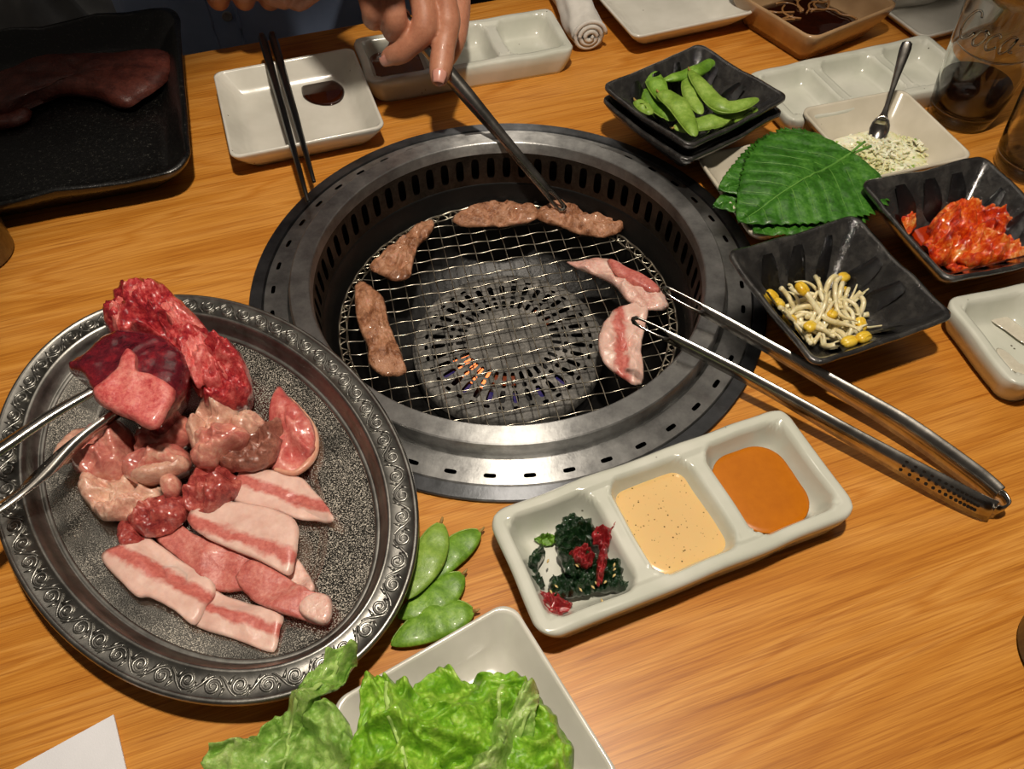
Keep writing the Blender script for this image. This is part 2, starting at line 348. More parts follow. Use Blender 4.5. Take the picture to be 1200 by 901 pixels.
def tube(pts, rad, seg=8, n=None, cap=True, flat=1.0, up=Vector((0, 0, 1))):
    P = catmull(pts, n) if n else [Vector(p) for p in pts]
    loops = []
    for i, p in enumerate(P):
        t = (P[min(i + 1, len(P) - 1)] - P[max(i - 1, 0)]).normalized()
        s = t.cross(up)
        if s.length < 1e-4: s = t.cross(Vector((0, 1, 0)))
        s.normalize(); u = s.cross(t).normalized()
        r = rad if not isinstance(rad, (list, tuple)) else lerp_list(rad, i / (len(P) - 1))
        loops.append([p + s * r * math.cos(2 * PI * k / seg) + u * r * flat * math.sin(2 * PI * k / seg) for k in range(seg)])
    return loft(loops, True, cap, cap)
def box(c, sx, sy, sz, ang=0, tilt=None):
    R = Matrix.Rotation(ang, 3, 'Z')
    if tilt: R = R @ Matrix.Rotation(tilt[0], 3, 'X') @ Matrix.Rotation(tilt[1], 3, 'Y')
    V = [Vector(c) + R @ Vector((x * sx / 2, y * sy / 2, z * sz / 2)) for x in (-1, 1) for y in (-1, 1) for z in (-1, 1)]
    return V, [(0, 1, 3, 2), (4, 6, 7, 5), (0, 4, 5, 1), (2, 3, 7, 6), (0, 2, 6, 4), (1, 5, 7, 3)]
def nz(p, s, seed=0): return noise.noise(Vector((p[0] * s + seed * 7.3, p[1] * s - seed * 3.1, p[2] * s + seed * 1.7)))
def fbm(p, s, seed=0): return nz(p, s, seed) + .5 * nz(p, s * 2.1, seed + 1) + .25 * nz(p, s * 4.3, seed + 2)
def slab(outl, z, thick, p=5, amp=.001, scl=80, seed=0, n=72, rings=9, edge=.35, tilt=None, wob=.03, ridge=None, isworld=False, axis=None, zf=None, under=.9, fold=0.0, fscl=70, fdir=None):
    """a piece of meat or leaf: outline -> solid with rounded edge, uneven top, flat underside at z"""
    zt = z + thick * .6
    pts = [Vector((q[0], q[1], 0)) for q in outl] if isworld else [px(x, y, zt) for x, y in outl]
    pts = catmull(pts, n, True)
    c = sum(pts, Vector()) / n; size = max((q - c).length for q in pts)
    for i, q in enumerate(pts):
        pts[i] = c + (q - c) * (1 + wob * fbm(q, 160, seed))
    V = []
    def base(x, y):
        b = z + (tilt[0] * (x - c.x) + tilt[1] * (y - c.y) if tilt else 0)
        return b + (zf(x, y) if zf else 0)
    loops = []
    for r in range(1, rings + 1):
        t = (r / rings) ** .8; lp = []
        for q in pts:
            v = c + (q - c) * t
            prof = edge + (1 - edge) * (max(0, 1 - t ** p)) ** .5
            h = base(v.x, v.y) + thick * prof + amp * fbm((v.x, v.y, 0), scl, seed) * (1 - .5 * t ** 8)
            if fold:
                k_ = fold * (.35 + .65 * (1 - t ** 3)); h += k_ * (.5 - abs(nz((v.x, v.y, .2), fscl, seed + 5)) * 2.6) + k_ * .45 * (.5 - abs(nz((v.x, v.y, .4), fscl * 2.3, seed + 6)) * 2.6)
            h = max(h, base(v.x, v.y) + .0006)
            lp.append(Vector((v.x, v.y, h)))
        loops.append(lp)
    lp = []
    for q in pts:
        v = c + (q - c) * under; lp.append(Vector((v.x, v.y, base(v.x, v.y))))
    loops.append(lp)
    V, F = loft(loops)
    V = list(V); ctop = len(V); V.append(Vector((c.x, c.y, base(c.x, c.y) + thick + amp * fbm((c.x, c.y, 0), scl, seed))))
    cb = len(V); V.append(Vector((c.x, c.y, base(c.x, c.y)))); last = (len(loops) - 1) * n
    for j in range(n):
        F.append((ctop, j, (j + 1) % n)); F.append((cb, last + (j + 1) % n, last + j))
    uv = None
    if axis:
        a, b = px(*axis[0], zt), px(*axis[1], zt); d = Vector((b.x - a.x, b.y - a.y, 0)); L = d.length; d /= L; s = Vector((-d.y, d.x, 0))
        vs = [(v - a).dot(s) for v in V]; lo_, hi_ = min(vs), max(vs)
        uv = [((v - a).dot(d) / L, ((v - a).dot(s) - lo_) / (hi_ - lo_)) for v in V]
    return V, F, uv
def put(name, S, mat, parent=None, **kw):
    return mk(name, S[0], S[1], mat, parent, uv=S[2] if len(S) > 2 else None, **kw)
def rrect(w, d, r, n=10):
    out = []
    for cx, cy, a0 in ((w / 2 - r, d / 2 - r, 0), (-w / 2 + r, d / 2 - r, PI / 2), (-w / 2 + r, -d / 2 + r, PI), (w / 2 - r, -d / 2 + r, 1.5 * PI)):
        for i in range(n):
            a = a0 + PI / 2 * i / (n - 1); out.append((cx + r * math.cos(a), cy + r * math.sin(a)))
    # add points along the straight sides so that they can bow
    res = []; m = len(out)
    for i in range(m):
        a, b = out[i], out[(i + 1) % m]; res.append(a); L = math.dist(a, b)
        if i % n == n - 1:
            k = 8
            for j in range(1, k): res.append((a[0] + (b[0] - a[0]) * j / k, a[1] + (b[1] - a[1]) * j / k))
    return res
class Frame:
    """a local frame on the table, from the photographed corners of a rectangular dish"""
    def __init__(s, corners, z):
        P = [px(x, y, z) for x, y in corners]          # far-left, far-right, near-right, near-left
        s.c = sum(P, Vector()) / 4
        ex = ((P[1] - P[0]) + (P[2] - P[3])); s.w = ex.length / 2; s.d = ((P[0] - P[3]) + (P[1] - P[2])).length / 2
        ey = ((P[0] - P[3]) + (P[1] - P[2])); a1 = math.atan2(ex.y, ex.x); a2 = math.atan2(ey.y, ey.x) - PI / 2
        s.a = (a1 + a2) / 2; s.c.z = 0
    def at(s, x, y, z=0):
        c, q = math.cos(s.a), math.sin(s.a); return Vector((s.c.x + x * c - y * q, s.c.y + x * q + y * c, z))
def mkframe(c, w, d, a):
    f = Frame.__new__(Frame); f.c = Vector((c[0], c[1], 0)); f.w = w; f.d = d; f.a = a; return f
def square_dish(fr, h, rc=.01, base=.55, wall=.004, floor_h=.006, z0=0.0, wav=.0, dip=.0, bow=.3, seed=0, foot=True, inner=None):
    """profile from the foot up the outside, over the lip, down the inside to the flat well"""
    lv = [(base * .9, 0, 0), (base, .0, 0), (base + (1 - base) * .45, h * .38, 0), (base + (1 - base) * .8, h * .72, 0), (1 - .004, h - .001, 0), (1.0, h + .0008, wall * .1)]
    inn = [(1.0, h + .0014, wall * .6), (1.0, h, wall), (base + (1 - base) * .8, h * .72 + .002, wall), (base + (1 - base) * .45, h * .38 + .003, wall), (base * 1.02, floor_h, wall * .6), (base * .9, floor_h - .0008, wall), (base * .5, floor_h - .0008, 0)]
    loops = []
    for s, z, ins in lv + inn:
        w_, d_ = fr.w * s - 2 * ins, fr.d * s - 2 * ins
        r = max(.003, min(rc * (s + .15), w_ * .45)); pts = rrect(w_, d_, r)
        lp = []
        for x, y in pts:
            k = z / h if h else 0
            cr = (abs(x) / (w_ / 2) * abs(y) / (d_ / 2))
            zz = z + (wav * nz((x, y, 0), 45, seed) - dip * (1 - min(1, cr * 1.2))) * max(0, k) ** 2
            lp.append(fr.at(x, y, z0 + zz))
        loops.append(lp)
    return loft(loops, True, True, True)
def tri_dish(fr, h, fl=.007, wall=.0075, div=.008, rc=.012, splits=(1/3, 2/3), nx=132, ny=54, seed=0, z0=0.0, wav=.0012):
    """a long dish with three wells, one continuous skin"""
    w_, d_ = fr.w, fr.d; V = []; F = []
    bounds = [0] + list(splits) + [1]
    wells = []
    for i in range(3):
        x0 = -w_ / 2 + bounds[i] * w_ + (wall if i == 0 else div / 2); x1 = -w_ / 2 + bounds[i + 1] * w_ - (wall if i == 2 else div / 2)
        wells.append((x0, x1, -d_ / 2 + wall, d_ / 2 - wall))
    def hgt(x, y):
        hh = h + wav * nz((x, y, 0), 40, seed); best = 0
        for x0, x1, y0, y1 in wells:
            r = .012; cx, cy = (x0 + x1) / 2, (y0 + y1) / 2
            qx, qy = abs(x - cx) - (x1 - x0) / 2 + r, abs(y - cy) - (y1 - y0) / 2 + r
            sd = math.hypot(max(qx, 0), max(qy, 0)) + min(max(qx, qy), 0) - r
            best = max(best, min(1, max(0, -sd / .012)))
        t = best; t = 1 - (1 - t) ** 2.2; edge = min(w_ / 2 - abs(x), d_ / 2 - abs(y))
        lipd = -.0022 * max(0, 1 - edge / .0025) ** 2
        divl = -.002 if best == 0 and abs(x) < w_ / 2 - wall and abs(y) < d_ / 2 - wall * 1.2 else 0
        return hh - (h - fl) * t + lipd + divl
    def rnd(x, y):
        cx, cy = w_ / 2 - rc, d_ / 2 - rc
        if abs(x) > cx and abs(y) > cy:
            dx, dy = (abs(x) - cx) / rc, (abs(y) - cy) / rc
            nx_, ny_ = dx * math.sqrt(1 - dy * dy / 2), dy * math.sqrt(1 - dx * dx / 2)
            return math.copysign(cx + nx_ * rc, x), math.copysign(cy + ny_ * rc, y)
        return x, y
    for j in range(ny + 1):
        for i in range(nx + 1):
            x = -w_ / 2 + w_ * i / nx; y = -d_ / 2 + d_ * j / ny; z = hgt(x, y); x, y = rnd(x, y)
            x += .0012 * nz((x, y, 1), 30, seed); y += .0012 * nz((x, y, 2), 30, seed)
            V.append(fr.at(x, y, z0 + z))
    idx = lambda i, j: j * (nx + 1) + i
    for j in range(ny):
        for i in range(nx): F.append((idx(i, j), idx(i + 1, j), idx(i + 1, j + 1), idx(i, j + 1)))
    rim = [idx(i, 0) for i in range(nx)] + [idx(nx, j) for j in range(ny)] + [idx(i, ny) for i in range(nx, 0, -1)] + [idx(0, j) for j in range(ny, 0, -1)]
    prev = rim; c = fr.c
    for s, z in ((.985, h * .55), (.94, h * .12), (.92, 0)):
        cur = []
        for k in rim:
            v = V[k]; cur.append(len(V)); V.append(Vector((c.x + (v.x - c.x) * s, c.y + (v.y - c.y) * (s - .02), z0 + z)))
        for a in range(len(rim)):
            b = (a + 1) % len(rim); F.append((prev[a], prev[b], cur[b], cur[a]))
        prev = cur
    F.append(tuple(prev))
    return V, F, wells
def liquid(fr, well, z, inset, mat, name, label, cat='sauce', rc=.012, wob=.0025, seed=0, shift=(0, 0), z0=0):
    x0, x1, y0, y1 = well; cx, cy = (x0 + x1) / 2 + shift[0], (y0 + y1) / 2 + shift[1]; loops = []
    for s, zz in ((1, z - .0018), (1.02, z - .0004), (1, z), (.9, z + .0003), (.5, z + .0004)):
        lp = []
        for x, y in rrect((x1 - x0 - 2 * inset) * s, (y1 - y0 - 2 * inset) * s, rc * s):
            g = 1 + wob * 12 * nz((x, y, 0), 60, seed); lp.append(fr.at(cx + x * g, cy + y * g, z0 + zz))
        loops.append(lp)
    V, F = loft(loops, True, True, True)
    return tag(mk(name, V, F, mat), label, cat)
def perforated(cells, hole, mapf, tot_v, nseg=1):
    """strip of `cells` cells around a ring; each with one rounded slot; mapf(u in 0..1, v in 0..1) -> point.
    hole=(u half-width fraction of the cell, v0, v1)"""
    hu, v0, v1 = hole; V = []; F = []
    H = 12
    for k in range(cells):
        uc = (k + .5) / cells; du = .5 / cells
        ho = []; ou = []
        for i in range(H):
            a = 2 * PI * (i + .5) / H; ca, sa = math.cos(a), math.sin(a)
            # rounded slot (superellipse) and matching cell boundary
            e = .55
            hx = math.copysign(abs(ca) ** e, ca) * hu * du * 2 * .5; hy = math.copysign(abs(sa) ** e, sa)
            ho.append((uc + hx, (v0 + v1) / 2 + (v1 - v0) / 2 * hy))
            m = max(abs(ca), abs(sa)); ou.append((uc + ca / m * du, .5 + sa / m * .5))
        b = len(V)
        for u, v in ho + ou: V.append(mapf(u, v))
        for i in range(H):
            j = (i + 1) % H; F.append((b + i, b + j, b + H + j, b + H + i))
    return V, F

# ================================================================== THE SETTING
Rt = Matrix.Rotation(TAB_ANG, 3, 'Z')
far = px(300, 50, 0); nrm = Rt @ Vector((0, 1, 0)); far_d = far.dot(nrm)
TX0, TX1, TY0, TY1 = -.85, .85, far_d - .80, far_d
fl = [Vector((x, y, -.72)) for x, y in ((-2.5, -2.5), (2.5, -2.5), (2.5, 2.5), (-2.5, 2.5))]
o = mk('floor', fl + [v - Vector((0, 0, .05)) for v in fl], [(0, 1, 2, 3), (7, 6, 5, 4), (0, 4, 5, 1), (1, 5, 6, 2), (2, 6, 7, 3), (3, 7, 4, 0)], 'floor', smooth=False); o['kind'] = 'structure'
wb = box((0, 2.45, .45), 5, .1, 2.3); o = mk('wall_back', wb[0], wb[1], 'wallm', smooth=False); o['kind'] = 'structure'

# dining table with the round cut-out for the grill
tab = thing('dining_table', (0, 0, -.72), 'honey-coloured wooden dining table with a round grill set into it', 'table')
def rect_ray(a):
    d = Vector((math.cos(a), math.sin(a))); ts = []
    if d.x > 1e-9: ts.append(TX1 / d.x)
    if d.x < -1e-9: ts.append(TX0 / d.x)
    if d.y > 1e-9: ts.append(TY1 / d.y)
    if d.y < -1e-9: ts.append(TY0 / d.y)
    t = min(ts); return d * t
angs = sorted([2 * PI * i / 96 for i in range(96)] + [math.atan2(y, x) % (2 * PI) for x in (TX0, TX1) for y in (TY0, TY1)])
def ringl(f, z): return [Rt @ Vector((*f(a), z)) for a in angs]
inn = lambda a: (.184 * math.cos(a), .184 * math.sin(a))
V, F = loft([ringl(inn, -.035), ringl(inn, 0), ringl(rect_ray, 0), ringl(rect_ray, -.035), ringl(inn, -.035)])
to = mk('table_top', V, F, 'wood', tab, smooth=False)
# grain runs along the table: turn the object, not the texture
to.data.transform(Matrix.Rotation(-TAB_ANG, 4, 'Z')); to.rotation_euler = (0, 0, TAB_ANG)
for sx in (-1, 1):
    for sy in (0, 1):
        c = Rt @ Vector((sx * .78, (TY0 + .07) if sy else (TY1 - .07), 0)); b = box((c.x, c.y, -.3775), .06, .06, .685, TAB_ANG); mk('leg', b[0], b[1], 'wood', tab, smooth=False)

# ================================================================== THE GRILL
gr = thing('tabletop_grill', (0, 0, -.15), 'round steel tabletop grill sunk into the wooden table', 'grill')
V, F = revolve((0, 0), [(.183, .0005), (.190, .0005), (.1903, .0022), (.1895, .0032), (.1808, .0036), (.1800, .0015), (.1795, -.004)], 160)
crisp(mk('flange', V, F, 'flange', gr))
cells = 44
def mp_ring(u, v):
    a = 2 * PI * u; r = .1620 + (.1790 - .1620) * v; z = .0030 + .0016 * (1 - v); return Vector((r * math.cos(a), r * math.sin(a), z))
V, F = perforated(cells, (.32, .56, .74), mp_ring, 1)
V2, F2 = revolve((0, 0), [(.1790, .0030), (.1797, .0018), (.1797, -.004)], 160)
V3, F3 = revolve((0, 0), [(.1590, .0005), (.1612, .0030), (.1620, .0046)], 160)
crisp(mk('slotted_ring', *join((V, F), (V2, F2), (V3, F3)), 'ring', gr))
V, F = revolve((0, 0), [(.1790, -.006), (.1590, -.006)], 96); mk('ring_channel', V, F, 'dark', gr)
V, F = revolve((0, 0), [(.1590, .0005), (.1588, .0145), (.1583, .0157), (.1574, .0163), (.1446, .0163), (.1438, .0158), (.1434, .0148), (.1433, .006)], 160)
crisp(mk('raised_rim', V, F, 'ring', gr), 25)
def mp_wall(u, v):
    a = 2 * PI * u; r = .1433 - .0015 * (1 - v); z = -.024 + .030 * v; return Vector((r * math.cos(a), r * math.sin(a), z))
V, F = perforated(66, (.50, .18, .86), mp_wall, 1)
mk('slotted_wall', V, F, 'wallsoot', gr)
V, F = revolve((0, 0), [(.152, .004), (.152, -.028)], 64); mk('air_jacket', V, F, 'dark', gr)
V, F = revolve((0, 0), [(.1418, -.024), (.1405, -.0255), (.1405, -.034), (.1385, -.036), (.1385, -.044), (.1345, -.0465), (.1335, -.07), (.118, -.098), (.06, -.104), (.0, -.104)], 96)
mk('fire_pan', V, F, 'soot', gr)
# burner cap: a disc pierced by rings of radial slots and small holes
ZB = -.074
def polar(r0, r1, z0, z1):
    def f(u, v):
        a = 2 * PI * u; r = r0 + (r1 - r0) * v; return Vector((r * math.cos(a), r * math.sin(a), z0 + (z1 - z0) * v))
    return f
parts = [revolve((0, 0), [(.0001, ZB + .005), (.02, ZB + .0048), (.034, ZB + .004)], 72),
         perforated(36, (.52, .08, .92), polar(.034, .044, ZB + .004, ZB + .0034), 1),
         perforated(36, (.46, .2, .8), polar(.044, .051, ZB + .0034, ZB + .0028), 1),
         perforated(36, (.46, .06, .94), polar(.051, .064, ZB + .0028, ZB + .0016), 1),
         perforated(36, (.42, .30, .72), polar(.064, .071, ZB + .0016, ZB + .0008), 1),
         revolve((0, 0), [(.071, ZB + .0008), (.077, ZB), (.079, ZB - .002), (.079, ZB - .012)], 96)]
mk('burner_cap', *join(*parts), 'burner', gr)
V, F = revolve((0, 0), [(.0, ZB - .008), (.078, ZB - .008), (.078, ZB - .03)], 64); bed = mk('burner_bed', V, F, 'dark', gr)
random.seed(4)
def ember(r, u, L, wd, mat, nm):
    a = 2 * PI * u; b = box((r * math.cos(a), r * math.sin(a), ZB - .0015), L, wd, .002, a); mk(nm, b[0], b[1], mat, bed, smooth=False)
for k in range(36):
    u = (k + .5) / 36; deg = u * 360
    if 200 < deg < 250:
        ember(.039, u, .010, .0042, 'ember', 'ember'); ember(.0475, u, .005, .0042, 'ember', 'ember')
    elif 250 < deg < 285: ember(.039, u, .008, .003, 'emberdim', 'ember')
    elif 20 < deg < 75 and k % 2: ember(.039, u, .008, .003, 'emberdim', 'ember')
    if 205 < deg < 320 and k % 2: ember(.0575, u, .010, .003, 'flame', 'gas_flame')
# crimped wire net
ZN = -.0415
net = thing('grill_net', (0, 0, ZN - .003), 'round crimped wire net lying in the grill', 'grill net')
def net_z(x, y):
    r = math.hypot(x, y); return ZN - .0035 * min(1, max(0, (.132 - r) / .014))
na = math.radians(12); SP = .0128; NR = .1325
for fam in (0, 1):
    for i in range(-10, 11):
        off = i * SP + .002
        if abs(off) > NR - .004: continue
        half = math.sqrt(NR * NR - off * off); n = max(8, int(2 * half / SP * 4)); pts = []
        for j in range(n + 1):
            s = -half + 2 * half * j / n
            x, y = (s, off) if fam == 0 else (off, s)
            X = x * math.cos(na) - y * math.sin(na); Y = x * math.sin(na) + y * math.cos(na)
            ph = math.sin(PI * (s / SP) + (PI if i % 2 else 0)) * (1 if fam == 0 else -1)
            pts.append(Vector((X, Y, net_z(X, Y) + .0007 * ph)))
        V, F = tube(pts, .00050, 5, cap=True); mk('wire', V, F, 'wire', net)
for r, z, rr in ((.1325, ZN + .0006, .0011), (.1268, ZN - .0006, .0008)):
    pts = [Vector((r * math.cos(2 * PI * i / 240), r * math.sin(2 * PI * i / 240), z + .0005 * math.sin(i * 1.2))) for i in range(241)]
    V, F = tube(pts, rr, 6, cap=False); mk('net_rim', V, F, 'wire', net)
pts = []
for i in range(601):
    a = 2 * PI * i / 600; r = .1297 + .0028 * math.sin(i * PI / 4); pts.append(Vector((r * math.cos(a), r * math.sin(a), ZN + .0004 + .0008 * math.cos(i * PI / 4))))
V, F = tube(pts, .0007, 4, cap=False); mk('rim_lacing', V, F, 'wire', net)

# ================================================================== DISHES
# --- long three-well dishes
fS = Frame([(566, 600), (918, 474), (1012, 602), (638, 747)], .024)
V, F, WS = tri_dish(fS, .024, seed=1, splits=(.335, .655), fl=.006); tag(mk('sauce_dish', V, F, 'celadon'), 'long pale three-well dish holding seaweed, cream and orange sauce', 'dish', 'long three-well dishes')
liquid(fS, WS[1], .0125, .0035, 'creamsauce', 'cream_sauce', 'cream-coloured peppered sauce in the middle well of a dish', rc=.011, seed=2)
liquid(fS, WS[2], .0125, .0050, 'orangesauce', 'orange_sauce', 'thick orange-brown sauce in the end well of a dish', rc=.018, seed=3, shift=(-.003, -.001))
DW, DD = fS.w, fS.d
c = px(546, 58, .022); e1, e2 = px(437, 98, .022), px(676, 58, .022)
fB = mkframe((0, 0), DW, DD, math.atan2(e2.y - e1.y, e2.x - e1.x))
nr = px(676, 60, .022); o_ = Vector((math.cos(fB.a), math.sin(fB.a), 0)); p_ = Vector((-math.sin(fB.a), math.cos(fB.a), 0))
fB.c = nr - o_ * DW / 2 + p_ * DD / 2; fB.c.z = 0
V, F, WB = tri_dish(fB, .024, seed=4, fl=.006); tag(mk('sauce_dish', V, F, 'celadon'), 'long pale three-well dish with soy sauce in one end well, by the rolled towel', 'dish', 'long three-well dishes')
liquid(fB, WB[0], .012, .004, 'soythin', 'soy_sauce', 'dark soy sauce in the end well of the dish under the hand', rc=.012, seed=5)
# the one behind the edamame
q1, q2 = px(866, 75, .022), px(1058, 34, .022)
fC = mkframe((0, 0), DW, DD, math.atan2(q2.y - q1.y, q2.x - q1.x)); o_ = Vector((math.cos(fC.a), math.sin(fC.a), 0)); p_ = Vector((-math.sin(fC.a), math.cos(fC.a), 0))
fr_ = px(1094, 40, .022); fC.c = fr_ - o_ * (DW / 2 + .004) - p_ * (DD / 2 - .004); fC.c.z = 0
V, F, WC = tri_dish(fC, .022, seed=6, fl=.006); tag(mk('sauce_dish', V, F, 'celadon'), 'empty long three-well dish behind the onion plate and the edamame bowls', 'dish', 'long three-well dishes')
# the one at the right, next to the bean sprout bowl
q1, q2 = px(1104, 346, .026), px(1190, 457, .026)
dv = (q1 - q2); fD = mkframe((0, 0), DW, DD, math.atan2(dv.y, dv.x) - PI / 2)
o_ = Vector((math.cos(fD.a), math.sin(fD.a), 0)); fD.c = (q1 + q2) / 2 + o_ * DW / 2; fD.c.z = 0
V, F, WD = tri_dish(fD, .026, seed=7, fl=.007); tag(mk('sauce_dish', V, F, 'celadon'), 'long pale dish smeared with sauce residue beside the bean sprout bowl', 'dish', 'long three-well dishes')
for i, (pts, lb) in enumerate((([(1158, 372), (1172, 366), (1200, 385), (1215, 400), (1205, 405), (1180, 388)], 'thin upper smear of sauce residue in the long dish by the bean sprouts'), ([(1168, 408), (1180, 412), (1200, 430), (1215, 432), (1210, 440), (1190, 436), (1172, 420)], 'pinkish lower smear of sauce residue in the long dish by the bean sprouts'))):
    tag(put('sauce_residue', slab(pts, .0085, .0012, amp=.0002, seed=i), 'residue'), lb, 'sauce')

# --- square plates
fP = Frame([(250, 82), (412, 55), (453, 145), (268, 186)], .026)
V, F = square_dish(fP, .024, rc=.007, base=.75, wall=.003, floor_h=.005, seed=1); tag(mk('square_plate', V, F, 'white'), 'pale speckled square plate with a soy puddle under black chopsticks', 'plate')
tag(put('soy_puddle', slab([(354, 99), (368, 93), (389, 93), (402, 102), (402, 114), (391, 122), (372, 122), (356, 114)], .0043, .0016, amp=.0, seed=2, under=1, p=12, wob=.01), 'soy'), 'dark round puddle of soy sauce on the square plate under chopsticks', 'sauce')
q1, q2 = px(743, 45, .024), px(888, 14, .024); ang = math.atan2(q2.y - q1.y, q2.x - q1.x); W_ = (q2 - q1).length
fT = mkframe((0, 0), W_, W_, ang); o_ = Vector((math.cos(ang), math.sin(ang), 0)); p_ = Vector((-math.sin(ang), math.cos(ang), 0)); fT.c = (q1 + q2) / 2 + p_ * W_ / 2; fT.c.z = 0
V, F = square_dish(fT, .024, rc=.008, base=.66, wall=.003, floor_h=.005, seed=2); tag(mk('square_plate', V, F, 'white'), 'empty pale square plate between the rolled towel and the noodle bowl', 'plate')
q1, q2 = px(952, 48, .034), px(1056, 6, .034); ang = math.atan2(q2.y - q1.y, q2.x - q1.x); W_ = (q2 - q1).length
fN = mkframe((0, 0), W_, W_, ang); p_ = Vector((-math.sin(ang), math.cos(ang), 0)); fN.c = (q1 + q2) / 2 + p_ * W_ / 2; fN.c.z = 0
V, F = square_dish(fN, .034, rc=.01, base=.74, wall=.004, floor_h=.006, seed=3); tag(mk('square_bowl', V, F, 'tan'), 'tan stoneware square bowl with dark leftover noodles', 'bowl')
tag(put('broth', slab([fN.at(x * W_ * .335, y * W_ * .335).to_2d() for x, y in ((-1, -1), (0, -1), (1, -1), (1, 0), (1, 1), (0, 1), (-1, 1), (-1, 0))], .0062, .010, amp=.0004, isworld=True, wob=.01), 'soy'), 'dark broth in the tan square bowl', 'sauce')
random.seed(11)
for i in range(12):
    a = random.random() * 6.28; r = random.random() * W_ * .24; c = fN.at(r * math.cos(a), r * math.sin(a) * .9, .0165); pts = [c]
    for k in range(4): a += random.uniform(-.9, .9); pts.append(pts[-1] + Vector((math.cos(a) * .009, math.sin(a) * .009, random.uniform(-.001, .001))))
    V, F = tube(pts, .0011, 6, 20); tag(mk('noodle', V, F, 'noodle'), 'limp leftover noodle in the tan square bowl', 'noodle', 'leftover noodles in the tan bowl')
fL = Frame([(820, 183), (944, 155), (1027, 247), (878, 282)], .020)
V, F = square_dish(fL, .020, rc=.010, base=.72, wall=.003, floor_h=.005, seed=4); tag(mk('square_plate', V, F, 'cream'), 'cream square plate under the stack of perilla leaves', 'plate')
fO = Frame([(940, 127), (1058, 105), (1141, 182), (1010, 216)], .026)
V, F = square_dish(fO, .026, rc=.008, base=.60, wall=.003, floor_h=.005, seed=5); tag(mk('square_plate', V, F, 'cream'), 'cream square plate of chopped onion with a spoon standing in it', 'plate')
q1, q2 = px(598, 700, .026), px(395, 817, .026); d1 = (q1 - q2); W_ = d1.length * 1.06
ang = math.atan2(d1.y, d1.x); fQ = mkframe((0, 0), W_, W_, ang); o_ = Vector((math.cos(ang), math.sin(ang), 0)); p_ = Vector((-math.sin(ang), math.cos(ang), 0))
fQ.c = q1 - o_ * W_ / 2 - p_ * W_ / 2; fQ.c.z = 0
V, F = square_dish(fQ, .024, rc=.009, base=.70, wall=.003, floor_h=.006, seed=6); tag(mk('square_plate', V, F, 'white'), 'white square plate heaped with green lettuce', 'plate')
pw = [px(x, y, .006) for x, y in ((1026, 32), (1100, 22), (1125, 70), (1050, 88))]
fW = mkframe((sum(p.x for p in pw) / 4, sum(p.y for p in pw) / 4), .10, .075, fC.a + .05); fW.c = px(1085, 35, .006) + Vector((.02, .03, -.006)); fW.c.z = 0
V, F = square_dish(fW, .010, rc=.008, base=.8, wall=.003, floor_h=.004, seed=8); tag(mk('square_plate', V, F, 'white'), 'small low pale plate half hidden behind the tumbler of cola', 'plate')

# --- black bowls
def black_bowl(fr, h, label, seed, z0=0, streaks=True, base=.42):
    o = thing('square_bowl', (fr.c.x, fr.c.y, z0), label, 'bowl', 'black square bowls')
    V, F = square_dish(fr, h, rc=.007, base=base, wall=.0042, floor_h=.006, z0=z0, wav=.002, dip=.002, seed=seed); body = mk('body', V, F, 'blackglaze', o)
    if streaks:
        random.seed(seed)
        for s in range(4):
            ca, sa = math.cos(s * PI / 2), math.sin(s * PI / 2)
            for k in (-1, 0, 1) if s % 2 == 0 else (-.6, .5):
                x = k * fr.w * .22 + random.uniform(-.004, .004); pts = []; W2 = random.uniform(.0055, .0085)
                loops = []
                for i in range(9):
                    t = i / 8; sr = base + (1 - base) * (.15 + .7 * t); y = fr.d * sr / 2 - .0042
                    zz = z0 + h * (.10 + .78 * t) + .0022 - .001
                    wd = W2 * (.45 + .55 * math.sin(PI * (.15 + .8 * t))) ; xx = x * (.75 + .25 * t) + .002 * math.sin(t * 5 + seed)
                    row = []
                    for u in (-1, -.5, 0, .5, 1):
                        lx, ly = xx + u * wd, y - .0009 * (1 - u * u) - .0002
                        X, Y = lx * ca - ly * sa, lx * sa + ly * ca; row.append(fr.at(X, Y, zz + .0012 * (1 - u * u)))
                    loops.append(row)
                V, F = loft(loops, False); mk('glaze_streak', V, F, 'blackstreak', body)
    return o
fSp = Frame([(850, 298), (1000, 250), (1123, 374), (953, 428)], .040)
black_bowl(fSp, .040, 'black square bowl of yellow-headed bean sprouts', 3)
q1, q2, q3 = px(1006, 212, .040), px(1155, 182, .040), px(1110, 331, .040)
fK = mkframe((0, 0), (q2 - q1).length, (q3 - q1).length, (math.atan2((q2 - q1).y, (q2 - q1).x) + math.atan2((q1 - q3).y, (q1 - q3).x) - PI / 2) / 2); fK.c = (q2 + q3) / 2; fK.c.z = 0
black_bowl(fK, .040, 'black square bowl of orange-red kimchi', 5)
fE = Frame([(707, 97), (820, 50), (922, 110), (808, 180)], .052)
black_bowl(fE, .038, 'lower of two stacked black bowls, under the bowl of edamame', 7, 0, False)
black_bowl(fE, .038, 'upper of two stacked black bowls, holding green edamame pods', 8, .0135)
